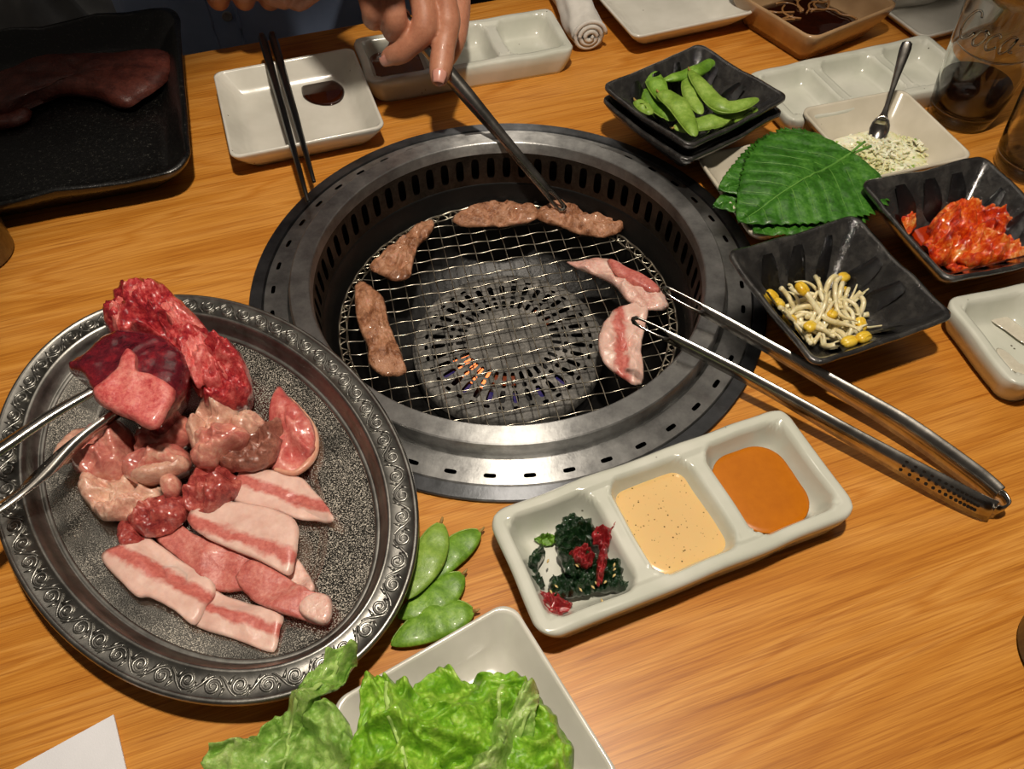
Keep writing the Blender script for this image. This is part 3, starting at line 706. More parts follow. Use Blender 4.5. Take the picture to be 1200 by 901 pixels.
# --- black plate at the far left
ob = [px(x, y, .03) for x, y in ((-150, 60), (208, 18), (232, 205), (-140, 258))]
fBk = Frame([(-150, 45), (206, 20), (230, 202), (-150, 262)], .03)
V, F = square_dish(fBk, .03, rc=.02, base=.8, wall=.006, floor_h=.008, wav=.006, seed=9); tag(mk('black_platter', V, F, 'blackplate'), 'large black wavy-edged platter with dark raw meat', 'platter')
tag(put('raw_meat_slab', slab([(-20, 95), (25, 72), (60, 64), (100, 63), (150, 61), (195, 58), (206, 70), (198, 88), (175, 105), (145, 120), (110, 108), (70, 104), (40, 112), (0, 128), (-25, 125)], .012, .014, amp=.002, seed=5, tilt=(0, .02)), 'shadedmeat'), 'long dark raw meat slab on the black platter', 'meat')
tag(put('raw_meat_slab', slab([(-30, 132), (0, 128), (30, 126), (37, 132), (25, 142), (0, 148), (-30, 150)], .008, .008, amp=.001, seed=6), 'shadedmeat'), 'small piece of dark raw meat in front of the long slab', 'meat')

# ================================================================== OVAL TRAY
TC = Vector((-.2065, -.195, 0)) * K; TA, TB, TANG = .1775 * K, .1222 * K, math.radians(-48.35)
def oval(ins, z, n=160, wob=None):
    out = []
    for i in range(n):
        a = 2 * PI * i / n; x, y = TA * math.cos(a), TB * math.sin(a)
        nx_, ny_ = math.cos(a) / TA, math.sin(a) / TB; L = math.hypot(nx_, ny_); x -= nx_ / L * ins; y -= ny_ / L * ins
        c, s = math.cos(TANG), math.sin(TANG); out.append(Vector((TC.x + x * c - y * s, TC.y + x * s + y * c, z)))
    return out
ZT = .0245
tray = thing('oval_tray', (TC.x, TC.y, 0), 'tarnished oval metal tray with an engraved scroll rim, piled with raw meat', 'tray')
# the rim overhangs the edge of the grill, the well stands on the table
prof = [(.060, .0005), (.055, .0012), (.050, .006), (.026, .0085), (.020, .0190), (.0005, .0215), (0, .0225), (.0004, ZT - .0006), (.0016, ZT + .0004), (.0026, ZT)]
V, F = loft([oval(i, z) for i, z in [(.08, .0005)] + prof], True, True, False)
top = [(.0026, ZT), (.0035, ZT - .0008), (.0150, ZT - .0012), (.0158, ZT - .0003), (.0172, ZT - .0002), (.0182, ZT - .0013), (.0205, ZT - .004), (.0228, ZT - .010), (.0238, ZT - .0102), (.0252, ZT - .0098), (.0262, ZT - .0112)]
b = loft([oval(i, z) for i, z in top]); mk('rim', *join((V, F), b), 'trayrim', tray)
t2 = [(.0262, ZT - .0112), (.030, ZT - .0120), (.052, ZT - .0140), (.0545, ZT - .0146), (.0585, ZT - .0186), (.0605, ZT - .0192), (.075, ZT - .0193)]
V, F = loft([oval(i, z) for i, z in t2], True, False, True); mk('pan', V, F, 'tray', tray)
random.seed(2)
SCR = []
def on_rim(s, v, dz=0):
    # s: angle parameter, v: inset
    a = s; x, y = TA * math.cos(a), TB * math.sin(a); nx_, ny_ = math.cos(a) / TA, math.sin(a) / TB; L = math.hypot(nx_, ny_)
    x -= nx_ / L * v; y -= ny_ / L * v; c, q = math.cos(TANG), math.sin(TANG)
    return Vector((TC.x + x * c - y * q, TC.y + x * q + y * c, ZT - .0010 + dz))
# equal arc steps
samp = [on_rim(2 * PI * i / 2000, .009) for i in range(2001)]; acc = [0]
for i in range(2000): acc.append(acc[-1] + (samp[i + 1] - samp[i]).length)
def s_of(l):
    import bisect
    i = bisect.bisect(acc, l % acc[-1]); return 2 * PI * i / 2000
N = 58; step = acc[-1] / N
for k in range(N):
    l0 = k * step; sg = 1 if k % 2 else -1
    pts = []
    for i in range(26):        # spiral scroll
        t = i / 25; a = t * 4.2 * PI * .8 * sg; r = .0046 * (1 - t * .82)
        pts.append(on_rim(s_of(l0 + r * math.cos(a) * 1.0), .0092 - sg * .0006 + r * math.sin(a)))
    SCR.append(tube(pts, [.0008, .0010, .0006], 5, flat=.8))
    pts = [on_rim(s_of(l0 + step * (.15 + .8 * t)), .0092 + sg * .0045 * math.cos(PI * t)) for t in [i / 12 for i in range(13)]]
    SCR.append(tube(pts, [.0004, .0010, .0004], 5, flat=.8))
    for q in (-1, 1):
        pts = [on_rim(s_of(l0 + step * .5 + q * .001 + .002 * t * q), .0092 + q * (.001 + .0045 * t)) for t in (0, .5, 1)]
        SCR.append(tube(pts, [.0011, .0008, .0002], 5, flat=.7))
o = mk('engraved_scroll', *join(*SCR), 'trayrim', tray)

# ================================================================== MEAT ON THE TRAY
ZW = ZT - .0190
G = 'raw meat on the oval tray'
def tray_lift(x, y):
    # the well is lower than the brim around it
    dx, dy = x - TC.x, y - TC.y; c, q = math.cos(TANG), math.sin(TANG); u, v = dx * c + dy * q, -dx * q + dy * c
    r = math.hypot(u / TA, v / TB); ins = (1 - r) * (TA * TA * (u / TA) ** 2 + TB * TB * (v / TB) ** 2) ** .5 / max(r, 1e-4)
    t = min(1, max(0, (.063 - ins) / .010)); return .0062 * t * t * (3 - 2 * t)
def meat(name, outl, z, th, mat, label, **kw):
    if G.endswith('tray'): kw.setdefault('zf', tray_lift)
    return tag(put(name, slab(outl, z, th, **kw), mat), label, 'meat', G)
meat('tongue_slice', [(311, 505), (326, 457), (340, 468), (364, 495), (371, 515), (368, 537), (346, 556), (318, 550), (305, 530)], ZW + .003, .007, 'tongue', 'broad pink-red tongue slice with a pale rim at the edge of the meat pile', amp=.003, scl=60, seed=1, fold=.004, fscl=60)
o = bpy.data.objects[-1] if False else None
meat('pork_slice', [(180, 628), (205, 612), (228, 625), (270, 640), (305, 655), (290, 688), (250, 690), (218, 662)], ZW + .002, .004, 'leanpork', 'salmon-pink pork slice lying under two belly slices', amp=.0025, scl=70, seed=2)
meat('pork_slice', [(338, 655), (350, 655), (372, 695), (350, 697), (335, 680)], ZW + .001, .003, 'porkskin', 'small pale sliver of pork peeking out below the middle belly slice', amp=.001, seed=3)
meat('belly_slice', [(249, 692), (270, 700), (331, 722), (331, 745), (327, 765), (317, 768), (280, 754), (233, 737), (240, 715)], ZW + .001, .003, 'belly_mid', 'pork belly slice at the foot of the pile with its lean stripe down the middle', amp=.0012, seed=4, axis=((240, 715), (331, 745)), p=16, wob=.02, edge=.55, under=.97)
meat('belly_slice', [(123, 658), (142, 644), (166, 625), (180, 633), (215, 658), (250, 680), (246, 715), (232, 737), (206, 718), (180, 705), (165, 704), (150, 690)], ZW + .003, .0034, 'belly_mid', 'large curved pork belly slice overlapping another slice at the foot of the pile', amp=.0025, scl=45, seed=5, axis=((140, 660), (240, 712)), p=16, wob=.02, edge=.55, under=.97)
meat('pork_slice', [(275, 678), (288, 655), (310, 660), (340, 678), (368, 697), (388, 703), (391, 725), (382, 737), (345, 727), (305, 710)], ZW + .004, .0045, 'leanpork', 'dark pink lean pork slice with a white fat tip', amp=.002, scl=50, seed=6, axis=((280, 672), (390, 725)))
tag_o = put('fat_tip', slab([(352, 715), (368, 700), (388, 704), (391, 725), (381, 736), (360, 728)], ZW + .0060, .0052, amp=.0004, seed=7, p=9, zf=tray_lift), 'porkskin', bpy.data.objects['pork_slice.002'])
meat('belly_slice', [(265, 580), (276, 560), (286, 549), (312, 550), (350, 558), (368, 575), (382, 592), (393, 615), (372, 610), (350, 608), (322, 598), (290, 592)], ZW + .006, .003, 'belly_mid', 'pork belly slice next to the tongue with a lifted pointed corner', amp=.0025, scl=50, seed=8, axis=((270, 565), (390, 606)), p=16, wob=.02, edge=.55, under=.97)
meat('belly_slice', [(220, 610), (226, 595), (245, 588), (280, 588), (322, 597), (348, 612), (349, 640), (345, 660), (338, 674), (318, 664), (300, 655), (265, 641), (235, 626)], ZW + .008, .0034, 'belly_low', 'broad pork belly slice in the middle with its lean stripe near one edge', amp=.002, scl=45, seed=9, axis=((225, 612), (345, 655)), p=16, wob=.02, edge=.55, under=.97)
ch = 'chicken_piece'
meat('offcut', [(146, 600), (165, 588), (192, 575), (215, 580), (216, 605), (192, 622), (168, 626), (152, 614)], ZW + .004, .012, 'liver', 'dark red raw offcut beside the pleated chicken skin', amp=.005, scl=70, seed=10, fold=0.006, fscl=75, p=3)
meat('offcut', [(140, 628), (150, 612), (172, 616), (180, 626), (166, 642), (147, 646)], ZW, .006, 'liver', 'small dark red scrap at the edge of the tray well', amp=.002, seed=11, fold=0.003, fscl=90)
meat('offcut', [(212, 572), (228, 548), (255, 543), (280, 556), (278, 576), (258, 592), (240, 600), (216, 594)], ZW + .004, .014, 'liver', 'dark red raw offcut in the middle of the pile', amp=.006, scl=70, seed=12, fold=0.007, fscl=70, p=3)
meat(ch, [(93, 572), (104, 556), (130, 552), (160, 560), (188, 568), (184, 588), (162, 595), (148, 608), (126, 613), (108, 597)], ZW + .002, .012, 'chickskin', 'pale pleated flap of raw chicken skin', amp=.004, scl=90, seed=13, fold=0.006, fscl=110, p=3)
meat(ch, [(66, 541), (78, 522), (100, 502), (124, 484), (132, 490), (112, 512), (96, 530), (86, 546), (74, 548)], ZW + .012, .006, 'chickskin', 'thin pale chicken skin strip under a tong arm', amp=.002, seed=14)
meat(ch, [(84, 542), (98, 508), (118, 494), (138, 490), (153, 505), (152, 530), (146, 550), (122, 560), (98, 556)], ZW + .003, .022, 'chicken', 'large glossy rounded piece of raw chicken under the tongs', amp=.004, scl=70, seed=15, fold=0.006, fscl=60, p=2.4)
meat(ch, [(155, 508), (172, 495), (200, 482), (222, 489), (222, 510), (202, 522), (168, 531), (156, 526)], ZW + .006, .018, 'chicken', 'glossy raw chicken piece touching the red beef', amp=.006, scl=80, seed=16, fold=0.008, fscl=75, p=2.6)
meat(ch, [(140, 548), (158, 532), (192, 520), (218, 524), (219, 545), (192, 556), (164, 563), (150, 558)], ZW + .006, .018, 'chicken', 'raw chicken piece edged by a pale band of skin', amp=.004, scl=70, seed=17, fold=0.005, fscl=70, p=2.6)
meat(ch, [(150, 556), (170, 548), (195, 542), (216, 534), (219, 545), (194, 556), (166, 563)], ZW + .012, .012, 'chickskin', 'pale band of skin along a chicken piece', amp=.002, scl=90, seed=18, p=3)
meat(ch, [(218, 502), (224, 482), (246, 462), (270, 465), (279, 484), (262, 500), (240, 528), (222, 522)], ZW + .006, .018, 'chickskin', 'yellowish raw chicken piece with folded skin beneath the red beef', amp=.007, scl=80, seed=19, fold=0.008, fscl=75, p=2.6)
meat(ch, [(262, 498), (282, 486), (304, 486), (310, 496), (296, 508), (274, 512)], ZW + .005, .014, 'chickskin', 'small pale chicken scrap behind the brownish offal', amp=.004, scl=90, seed=20, fold=0.006, fscl=90, p=3)
meat(ch, [(219, 528), (232, 502), (262, 494), (288, 500), (286, 514), (260, 526), (248, 541), (228, 542)], ZW + .010, .019, 'chicken', 'glossy folded raw chicken piece at the centre of the pile', amp=.006, scl=70, seed=21, fold=0.008, fscl=65, p=2.6)
meat(ch, [(186, 562), (198, 553), (211, 562), (206, 576), (192, 580)], ZW + .008, .012, 'chicken', 'small round pinkish chicken bit beside the skin flap', amp=.002, seed=22, p=2.4)
meat('offal_piece', [(254, 536), (272, 516), (305, 500), (329, 491), (327, 515), (320, 536), (296, 548), (268, 546)], ZW + .008, .014, 'offal', 'wrinkled brownish-grey offal piece against the tongue slice', amp=.006, scl=80, seed=23, fold=0.008, fscl=85, p=3)
tg = bpy.data.objects['tongue_slice']
# pale rim of the tongue slice
rp = catmull([px(x, y, ZW + .009) for x, y in ((326, 459), (342, 470), (364, 496), (370, 516), (366, 537), (346, 554), (322, 550))], 40)
V, F = tube(rp, [.0008, .0018, .0022, .0022, .0012], 8, flat=1.2); mk('pale_rim', V, F, 'tongue_rim', tg)
# the red beef: a block in the tongs and the ragged piece behind it
ZBf = .046
meat('beef_chunk', [(124, 372), (134, 350), (150, 337), (172, 333), (192, 338), (212, 354), (236, 376), (250, 396), (254, 420), (240, 448), (226, 452), (214, 430), (196, 402), (160, 398), (130, 392)], .020, .030, 'beef', 'ragged red beef chunk with pink fat behind the block in the tongs', amp=.008, scl=60, seed=31, fold=0.01, fscl=70, p=2.6, rings=14, n=110)
bc = bpy.data.objects['beef_chunk']
put('fat_layer', slab([(176, 352), (190, 344), (212, 356), (236, 378), (248, 398), (246, 425), (232, 448), (222, 440), (208, 412), (212, 398), (196, 378)], .036, .016, amp=.006, scl=70, seed=32, fold=0.009, fscl=95, p=3, rings=12, n=100), 'beef_fat', bc)
put('fat_layer', slab([(136, 356), (150, 341), (172, 336), (182, 350), (168, 364), (148, 372), (136, 386), (128, 376)], .036, .015, amp=.007, scl=90, seed=33, fold=0.009, fscl=95, p=3, rings=12, n=100), 'beef_fat', bc)
meat('beef_chunk', [(226, 430), (240, 410), (262, 404), (282, 415), (292, 436), (290, 455), (276, 468), (254, 472), (232, 462)], .012, .034, 'beef', 'rounded lump of red beef with pink fat beside the yellowish chicken', amp=.008, scl=75, seed=34, fold=0.011, fscl=85, p=2.4, rings=14, n=100)
put('fat_layer', slab([(232, 430), (245, 412), (262, 406), (276, 416), (270, 434), (258, 450), (240, 452)], .024, .024, amp=.008, scl=90, seed=36, fold=0.01, fscl=90, p=2.6, rings=12, n=90), 'beef_fat', bpy.data.objects['beef_chunk.001'])
meat('beef_block', [(84, 438), (104, 420), (128, 400), (152, 394), (188, 398), (212, 412), (222, 426), (220, 446), (205, 474), (178, 499), (150, 484), (116, 470), (102, 448)], .030, .030, 'beef_dark', 'deep red block of raw beef gripped by the tongs above the tray', amp=.0012, scl=50, seed=35, fold=0.0012, fscl=45, p=8, rings=14, n=110, under=.86, edge=.6)
bb = bpy.data.objects['beef_block']
put('fat_layer', slab([(153, 411), (162, 420), (163, 436), (180, 440), (202, 452), (203, 464), (192, 482), (177, 498), (152, 488), (118, 473), (107, 458), (122, 446), (138, 432), (145, 418)], .0560, .0075, amp=.0008, scl=60, seed=37, fold=0.0010, fscl=70, p=8, tilt=(0, .12), rings=10, n=90), 'beef_fat', bb)

# ================================================================== MEAT ON THE NET
G = 'slices grilling on the net'
ZM = ZN + .0012
meat('seared_slice', [(415, 335), (425, 328), (440, 338), (450, 350), (455, 375), (463, 395), (476, 430), (470, 439), (450, 439), (432, 426), (430, 405), (418, 375)], ZM, .006, 'seared', 'long seared beef strip on the net beside the oval tray', amp=.0022, scl=90, seed=41, fold=0.003, fscl=120, p=5, n=90, rings=12)
meat('seared_slice', [(432, 310), (455, 290), (478, 270), (495, 257), (508, 256), (507, 268), (490, 286), (485, 302), (478, 325), (460, 326), (440, 318)], ZM, .007, 'seared', 'triangular seared beef slice on the net', amp=.003, scl=90, seed=42, fold=0.004, fscl=110, p=4, n=90, rings=12)
meat('seared_slice', [(529, 256), (545, 243), (575, 236), (600, 235), (628, 241), (629, 255), (600, 262), (570, 263), (545, 263)], ZM, .007, 'seared', 'glistening browned beef slice at the far rim of the net', amp=.003, scl=110, seed=43, fold=0.004, fscl=110, p=4, n=90, rings=12)
meat('seared_slice', [(627, 246), (645, 236), (668, 237), (690, 250), (728, 257), (729, 268), (710, 275), (680, 272), (655, 262), (634, 257)], ZM, .008, 'seared', 'browned beef slice pressed by the tip of the held tongs', amp=.003, scl=90, seed=44, fold=0.004, fscl=100, p=4, n=90, rings=12)
meat('belly_slice', [(664, 305), (680, 302), (715, 301), (740, 317), (765, 328), (784, 352), (776, 361), (755, 361), (735, 350), (720, 332), (698, 320)], ZM + .001, .007, 'porkskin', 'twisted pale pork slice on the net', amp=.002, scl=50, seed=45, fold=0.003, fscl=60, p=3, n=90, rings=12)
put('lean_streak', slab([(712, 303), (730, 311), (755, 323), (774, 337), (766, 342), (742, 332), (720, 318)], ZM + .0052, .0060, amp=.001, scl=70, seed=46, p=5), 'leanpork', bpy.data.objects['belly_slice.004'])
meat('belly_slice', [(701, 395), (710, 373), (728, 356), (758, 356), (757, 380), (752, 405), (755, 440), (746, 450), (730, 442), (706, 422)], ZM, .006, 'belly_grill', 'pale pork belly slice under the tip of the resting tongs', amp=.002, scl=60, seed=47, fold=0.003, fscl=70, p=5, axis=((735, 360), (740, 446)), n=90, rings=12)

# ================================================================== GREENS
def pod(ctrl, wpx_m, label, group, mat='green', bumps=3, flat=.55, z=None, stem=True, name='edamame_pod', seed=0, pt=.55):
    """ctrl: 3-D centre line; a pod with a pointed tip, swellings over the beans and a dry stem end"""
    P = catmull(ctrl, 34); L = sum((P[i + 1] - P[i]).length for i in range(33)); loops = []
    for i, p in enumerate(P):
        t = i / 33; tn = (P[min(i + 1, 33)] - P[max(i - 1, 0)]).normalized()
        s = tn.cross(Vector((0, 0, 1))).normalized(); u = s.cross(tn).normalized()
        env = math.sin(PI * min(1, max(0, t)) ** .9) ** pt if 0 < t < 1 else .02
        sw = 1 + .24 * math.cos(2 * PI * (t * bumps - .5))
        w_ = wpx_m / 2 * max(env, .03); h_ = w_ * flat * sw
        loops.append([p + s * w_ * math.copysign(abs(math.cos(a)) ** .8, math.cos(a)) + u * h_ * math.sin(a) for a in [2 * PI * k / 14 for k in range(14)]])
    V, F = loft(loops, True, True, True)
    o = thing(name, (P[17].x, P[17].y, min(v.z for v in V)), label, 'pod', group)
    shell = mk('shell', V, F, mat, o)
    sd = [l[0] for l in loops[1:-1]]; V, F = tube(sd, .0005, 5); mk('seam', V, F, 'greenpale', shell)
    if stem:
        d = (P[0] - P[2]).normalized(); V, F = tube([P[0] - d * .001, P[0] + d * .0015, P[0] + d * .003 + Vector((0, 0, .0012))], [.0011, .0009, .0005], 6); mk('stem', V, F, 'podstem', o)
    return o
GP = 'edamame pods lying on the table'
for pts, wd, lb, m_ in (([(563, 622), (530, 648), (492, 690)], .0135, 'green pod on the table partly under another pod, touching the tray', 'green'),
                    ([(517, 612), (502, 655), (478, 702)], .0150, 'upright green pod on the table leaning against the tray rim', 'greenpale'),
                    ([(543, 672), (512, 700), (466, 724)], .0150, 'green pod on the table with a dark stem end, between two other pods', 'green'),
                    ([(556, 716), (512, 728), (458, 756)], .0165, 'broad green pod on the table next to the lettuce plate', 'green')):
    zz = .0045 if 'leaning' not in lb else .010
    pod([px(x, y, zz) for x, y in pts], wd * 1.3, lb, GP, m_, flat=.30, pt=.85)
GB = 'edamame pods in the black bowl'
zE = .0135 + .012
for pts, wd, dz, lb, m_ in (([(750, 92), (762, 114), (790, 142)], .0150, .010, 'dark edamame pod along the wall of the bowl', 'green'),
        ([(762, 84), (770, 100), (778, 120)], .0130, .018, 'slim edamame pod standing up against the bowl wall', 'green'),
        ([(772, 108), (795, 124), (815, 160)], .0135, .022, 'bent edamame pod hanging over two others to the rim of the bowl', 'greenpale'),
        ([(838, 70), (815, 84), (778, 94)], .0105, .020, 'straight thin edamame pod lying across the far side of the bowl', 'green'),
        ([(808, 84), (810, 110), (822, 134)], .0110, .018, 'upright edamame pod in the middle of the bowl', 'greenpale'),
        ([(808, 82), (828, 108), (845, 124), (866, 124), (889, 115)], .0125, .024, 'long curved edamame pod reaching over the bowl rim', 'greenpale'),
        ([(789, 150), (835, 143), (888, 127)], .0125, .014, 'long flat edamame pod with a pale seam at the near rim of the bowl', 'greenpale'),
        ([(830, 82), (830, 96), (822, 108)], .0110, .008, 'short edamame pod at the bottom of the bowl', 'green'),
        ([(745, 118), (755, 126), (764, 134)], .0085, .020, 'tiny edamame pod with a curled stem beside the dark pod', 'greenpale'),
        ([(760, 128), (785, 128), (800, 118)], .0110, .004, 'edamame pod hidden under the bent one', 'green')):
    pod([px(x, y, zE + dz) for x, y in pts], wd * 1.32, lb, GB, m_, flat=.5)

# perilla leaves: toothed, quilted blades
def leaf(base, tip, wid, zb, label, seed=0, zf=None, stalk=.02, mat='leafdark', group='perilla leaves on the cream plate'):
    """base, tip in metres on the ground; zb(x, y) gives the height that the blade lies on"""
    B = Vector((base.x, base.y, 0)); T = Vector((tip.x, tip.y, 0)); d = T - B; L = d.length; d /= L; s = Vector((-d.y, d.x, 0))
    NU, NV = 84, 40; V = []; F = []
    def half(t): return wid / 2 * (math.sin(PI * min(1, t ** .62)) ** .75) * (1.06 - .25 * t) if 0 < t < 1 else 0.0005
    for i in range(NU + 1):
        t = i / NU; h = half(t)
        tooth = ((t * 25) % 1.0)
        for j in range(NV + 1):
            v = -1 + 2 * j / NV; e = 1 + .10 * (tooth - .5) * abs(v) ** 8
            p = B + d * (L * (t - .05 * (1 - abs(v)) * 0)) + s * (v * h * e)
            # side veins leave the midrib at an angle
            vt = (t - abs(v) * h / L * .75) * 8.5; q = abs((vt % 1) - .5) * 2
            bul = .0014 * (1 - q ** 3) * min(1, abs(v) * 5) * min(1, (1.02 - abs(v)) * 6)
            z = zb(p.x, p.y) + bul + .0010 * fbm(p, 130, seed) - .0016 * max(0, 1 - abs(v) * 9)
            V.append(Vector((p.x, p.y, z)))
    idx = lambda i, j: i * (NV + 1) + j
    for i in range(NU):
        for j in range(NV): F.append((idx(i, j), idx(i, j + 1), idx(i + 1, j + 1), idx(i + 1, j)))
    o = thing('perilla_leaf', tuple(V[idx(NU // 2, NV // 2)]), label, 'leaf', group)
    blade = mk('blade', V, F, mat, o, solid=.0004)
    rib = [V[idx(i, NV // 2)] + Vector((0, 0, .0005)) for i in range(0, NU - 2, 3)]
    rib = [B - d * stalk + Vector((0, 0, zb(B.x, B.y) + .003)), B - d * stalk * .5 + Vector((0, 0, zb(B.x, B.y) + .002))] + rib
    Vr, Fr = tube(rib, [.0012, .0011, .0008, .0005, .0003], 6); mk('stalk', Vr, Fr, 'leafvein', o)
    vs = []
    for k in range(1, 9):
        for sg in (-1, 1):
            pl = []
            for a in range(9):
                av = a / 8 * .93; t0 = k / 8.5 - .02
                t = t0
                for _ in range(6): t = t0 + av * half(min(.999, max(.001, t))) / L * .75
                if t >= .97: break
                i = t * NU; j = (1 + sg * av) / 2 * NV; i0, j0 = int(i), min(int(j), NV - 1); fi, fj = i - i0, j - j0
                pl.append((V[idx(i0, j0)] * (1 - fi) + V[idx(i0 + 1, j0)] * fi) * (1 - fj) + (V[idx(i0, j0 + 1)] * (1 - fi) + V[idx(i0 + 1, j0 + 1)] * fi) * fj + Vector((0, 0, .00025)))
            if len(pl) > 3: vs.append(tube(pl, [.00042, .0003, .00015], 5))
    mk('side_veins', *join(*vs), 'leafvein', blade)
    return o
def zleaf(off, sl=.0):
    c = px(925, 215, .03)
    def f(x, y):
        r2 = ((x - c.x) ** 2 + (y - c.y) ** 2); return max(.0255 + off * 1.0 - 2.6 * r2, .0218 + off * .9)
    return f
leaf(px(985, 210, .026), px(836, 240, .022), .080, zleaf(-.001), 'lowest perilla leaf of the stack, its tip poking past the plate edge', 1)
leaf(px(990, 204, .028), px(884, 273, .024), .086, zleaf(.002), 'middle perilla leaf of the stack, showing along one edge', 2)
leaf(px(998, 174, .032), px(842, 222, .026), .100, zleaf(.0045), 'perilla leaf second from the top of the stack', 3)
leaf(px(1000, 172, .034), px(866, 258, .030), .116, zleaf(.0075), 'topmost glossy green perilla leaf of the stack, with a long stalk', 4, stalk=.016)

# lettuce: crumpled ruffled sheets
def lettuce(outl, z, hgt, label, mat, seed, rib=None, n=150, rings=34, ruf=.010):
    pts = catmull([px(x, y, z + hgt * .4) for x, y in outl], n, True); c = sum(pts, Vector()) / n; V = []; F = []
    for r in range(1, rings + 1):
        t = r / rings
        for k, q in enumerate(pts):
            e = 1 + (.06 * fbm(q, 55, seed) + .03 * nz(q, 220, seed)) * t ** 3
            p = c + (q - c) * t * e
            rid = 1 - abs(nz((p.x, p.y, .3), 38, seed)) * 2.2; rid2 = 1 - abs(nz((p.x, p.y, .1), 95, seed + 4)) * 2
            zz = z + hgt * (.55 + .45 * math.cos(t * PI * .62)) * .7 + .017 * max(-.3, rid) * (1 - .3 * t) + .0075 * rid2 + .003 * (1 - abs(nz((p.x, p.y, .7), 210, seed + 6)) * 2) + ruf * t ** 5 * nz((math.cos(k / n * 2 * PI) * 1.0, math.sin(k / n * 2 * PI), 0), 7, seed)
            sh = .006 * t; p = p + Vector((nz(p, 60, seed + 8) * sh, nz(p, 60, seed + 9) * sh, 0))
            V.append(Vector((p.x, p.y, max(zz, z))))
    ct = len(V); V.append(Vector((c.x, c.y, z + hgt * .75)))
    for r in range(rings - 1):
        for k in range(n): a = r * n + k; b = r * n + (k + 1) % n; F.append((a, b, b + n, a + n))
    for k in range(n): F.append((ct, k, (k + 1) % n))
    o = thing('lettuce_leaf', (c.x, c.y, min(v.z for v in V)), label, 'leaf', 'lettuce leaves on the white plate')
    mk('blade', V, F, mat, o, solid=.0005)
    if rib:
        rp = []
        rib = [(q_.x, q_.y) for q_ in catmull([Vector((x, y, 0)) for x, y in rib], 20)]
        for x, y in rib:
            q = px(x, y, z + hgt * .5); best = min(V, key=lambda v: (v.x - q.x) ** 2 + (v.y - q.y) ** 2); rp.append(best + Vector((0, 0, .0003)))
        Vr, Fr = tube(rp, [.0005, .0010, .0016], 8, 40, flat=.5); mk('rib', Vr, Fr, 'lettrib', o)
lettuce([(252, 905), (270, 885), (310, 858), (345, 838), (365, 795), (395, 770), (420, 768), (410, 800), (385, 830), (405, 850), (425, 880), (420, 925), (360, 960), (280, 960)], .020, .022, 'pale drooping lettuce leaf hanging over the corner of the white plate', 'lettuce2', 3, rib=[(300, 940), (335, 900), (345, 860), (375, 815), (400, 780)])
lettuce([(425, 815), (455, 800), (475, 808), (500, 835), (540, 845), (560, 880), (560, 930), (500, 965), (440, 960), (415, 900)], .024, .024, 'mid green crumpled lettuce leaf in the middle of the heap', 'lettuce', 5, rib=[(500, 950), (480, 900), (462, 850), (458, 808)])
lettuce([(490, 808), (530, 788), (560, 800), (605, 792), (640, 815), (655, 850), (675, 880), (670, 930), (600, 970), (520, 960), (500, 900), (500, 850)], .018, .024, 'large bright green ruffled lettuce leaf spread over the white plate', 'lettuce', 8, rib=[(590, 960), (590, 900), (585, 850), (590, 810)])
lettuce([(548, 905), (560, 880), (590, 850), (612, 818), (630, 830), (625, 870), (610, 905), (590, 950), (555, 950)], .034, .012, 'narrow paler lettuce leaf lying on top of the bright one', 'lettuce2', 11, rib=[(585, 940), (600, 890), (618, 840)], rings=22)

# bean sprouts
random.seed(21)
for i in range(58):
    a = random.random() * 2 * PI; r = math.sqrt(random.random()) * .8
    mx_, my_ = -.005 + .030 * r * math.cos(a), -.007 + .026 * r * math.sin(a); th = random.random() * 2 * PI; L = random.uniform(.030, .052); cv = random.uniform(-60, 60); m = 12
    P = [(0, 0)]; h = th
    for j in range(m - 1): h += cv * L / m * (.7 if j > 3 else 1.6); P.append((P[-1][0] + math.cos(h) * L / m, P[-1][1] + math.sin(h) * L / m))
    ox, oy = mx_ - P[m // 2][0], my_ - P[m // 2][1]; zc = .009 + .016 * (1 - r) * random.random() + .010 * i / 58
    pts = []
    for j, (x, y) in enumerate(P):
        x += ox; y += oy; rr_ = math.hypot((x + .005) / .040, (y + .007) / .035)
        if rr_ > 1: x, y = -.005 + (x + .005) / rr_, -.007 + (y + .007) / rr_
        ed = max(abs(x), abs(y)); zz = max(zc + .004 * math.sin(j * .6 + i), .0100 + max(0, ed - .022) * 1.2); pts.append(fSp.at(x, y, zz))
    lb = 'pale curled bean sprout in the black bowl'
    o = thing('bean_sprout', tuple(pts[0]), 'pale bean sprout with a yellow bean head tangled in the black bowl' if i % 4 == 0 else 'pale headless bean sprout tangled in the black bowl', 'sprout', 'bean sprouts in the black bowl')
    rr = random.uniform(.0014, .0021)
    V, F = tube(pts, [rr, rr * 1.05, rr * .9, .0005], 7, 22); mk('stem', V, F, 'sprout', o)
    if i % 4 == 0:
        d = (pts[0] - pts[1]).normalized(); c = pts[0] + d * .0030
        for sg in (-1, 1):
            sd = d.cross(Vector((0, 0, 1))).normalized() * sg * .0009; ax = d
            V, F = tube([c + sd + ax * t for t in (-.0054, -.0047, -.0031, 0, .0031, .0047, .0054)], [.0003, .0019, .0029, .0033, .0029, .0019, .0003], 10); mk('bean_head', V, F, 'bean', o)

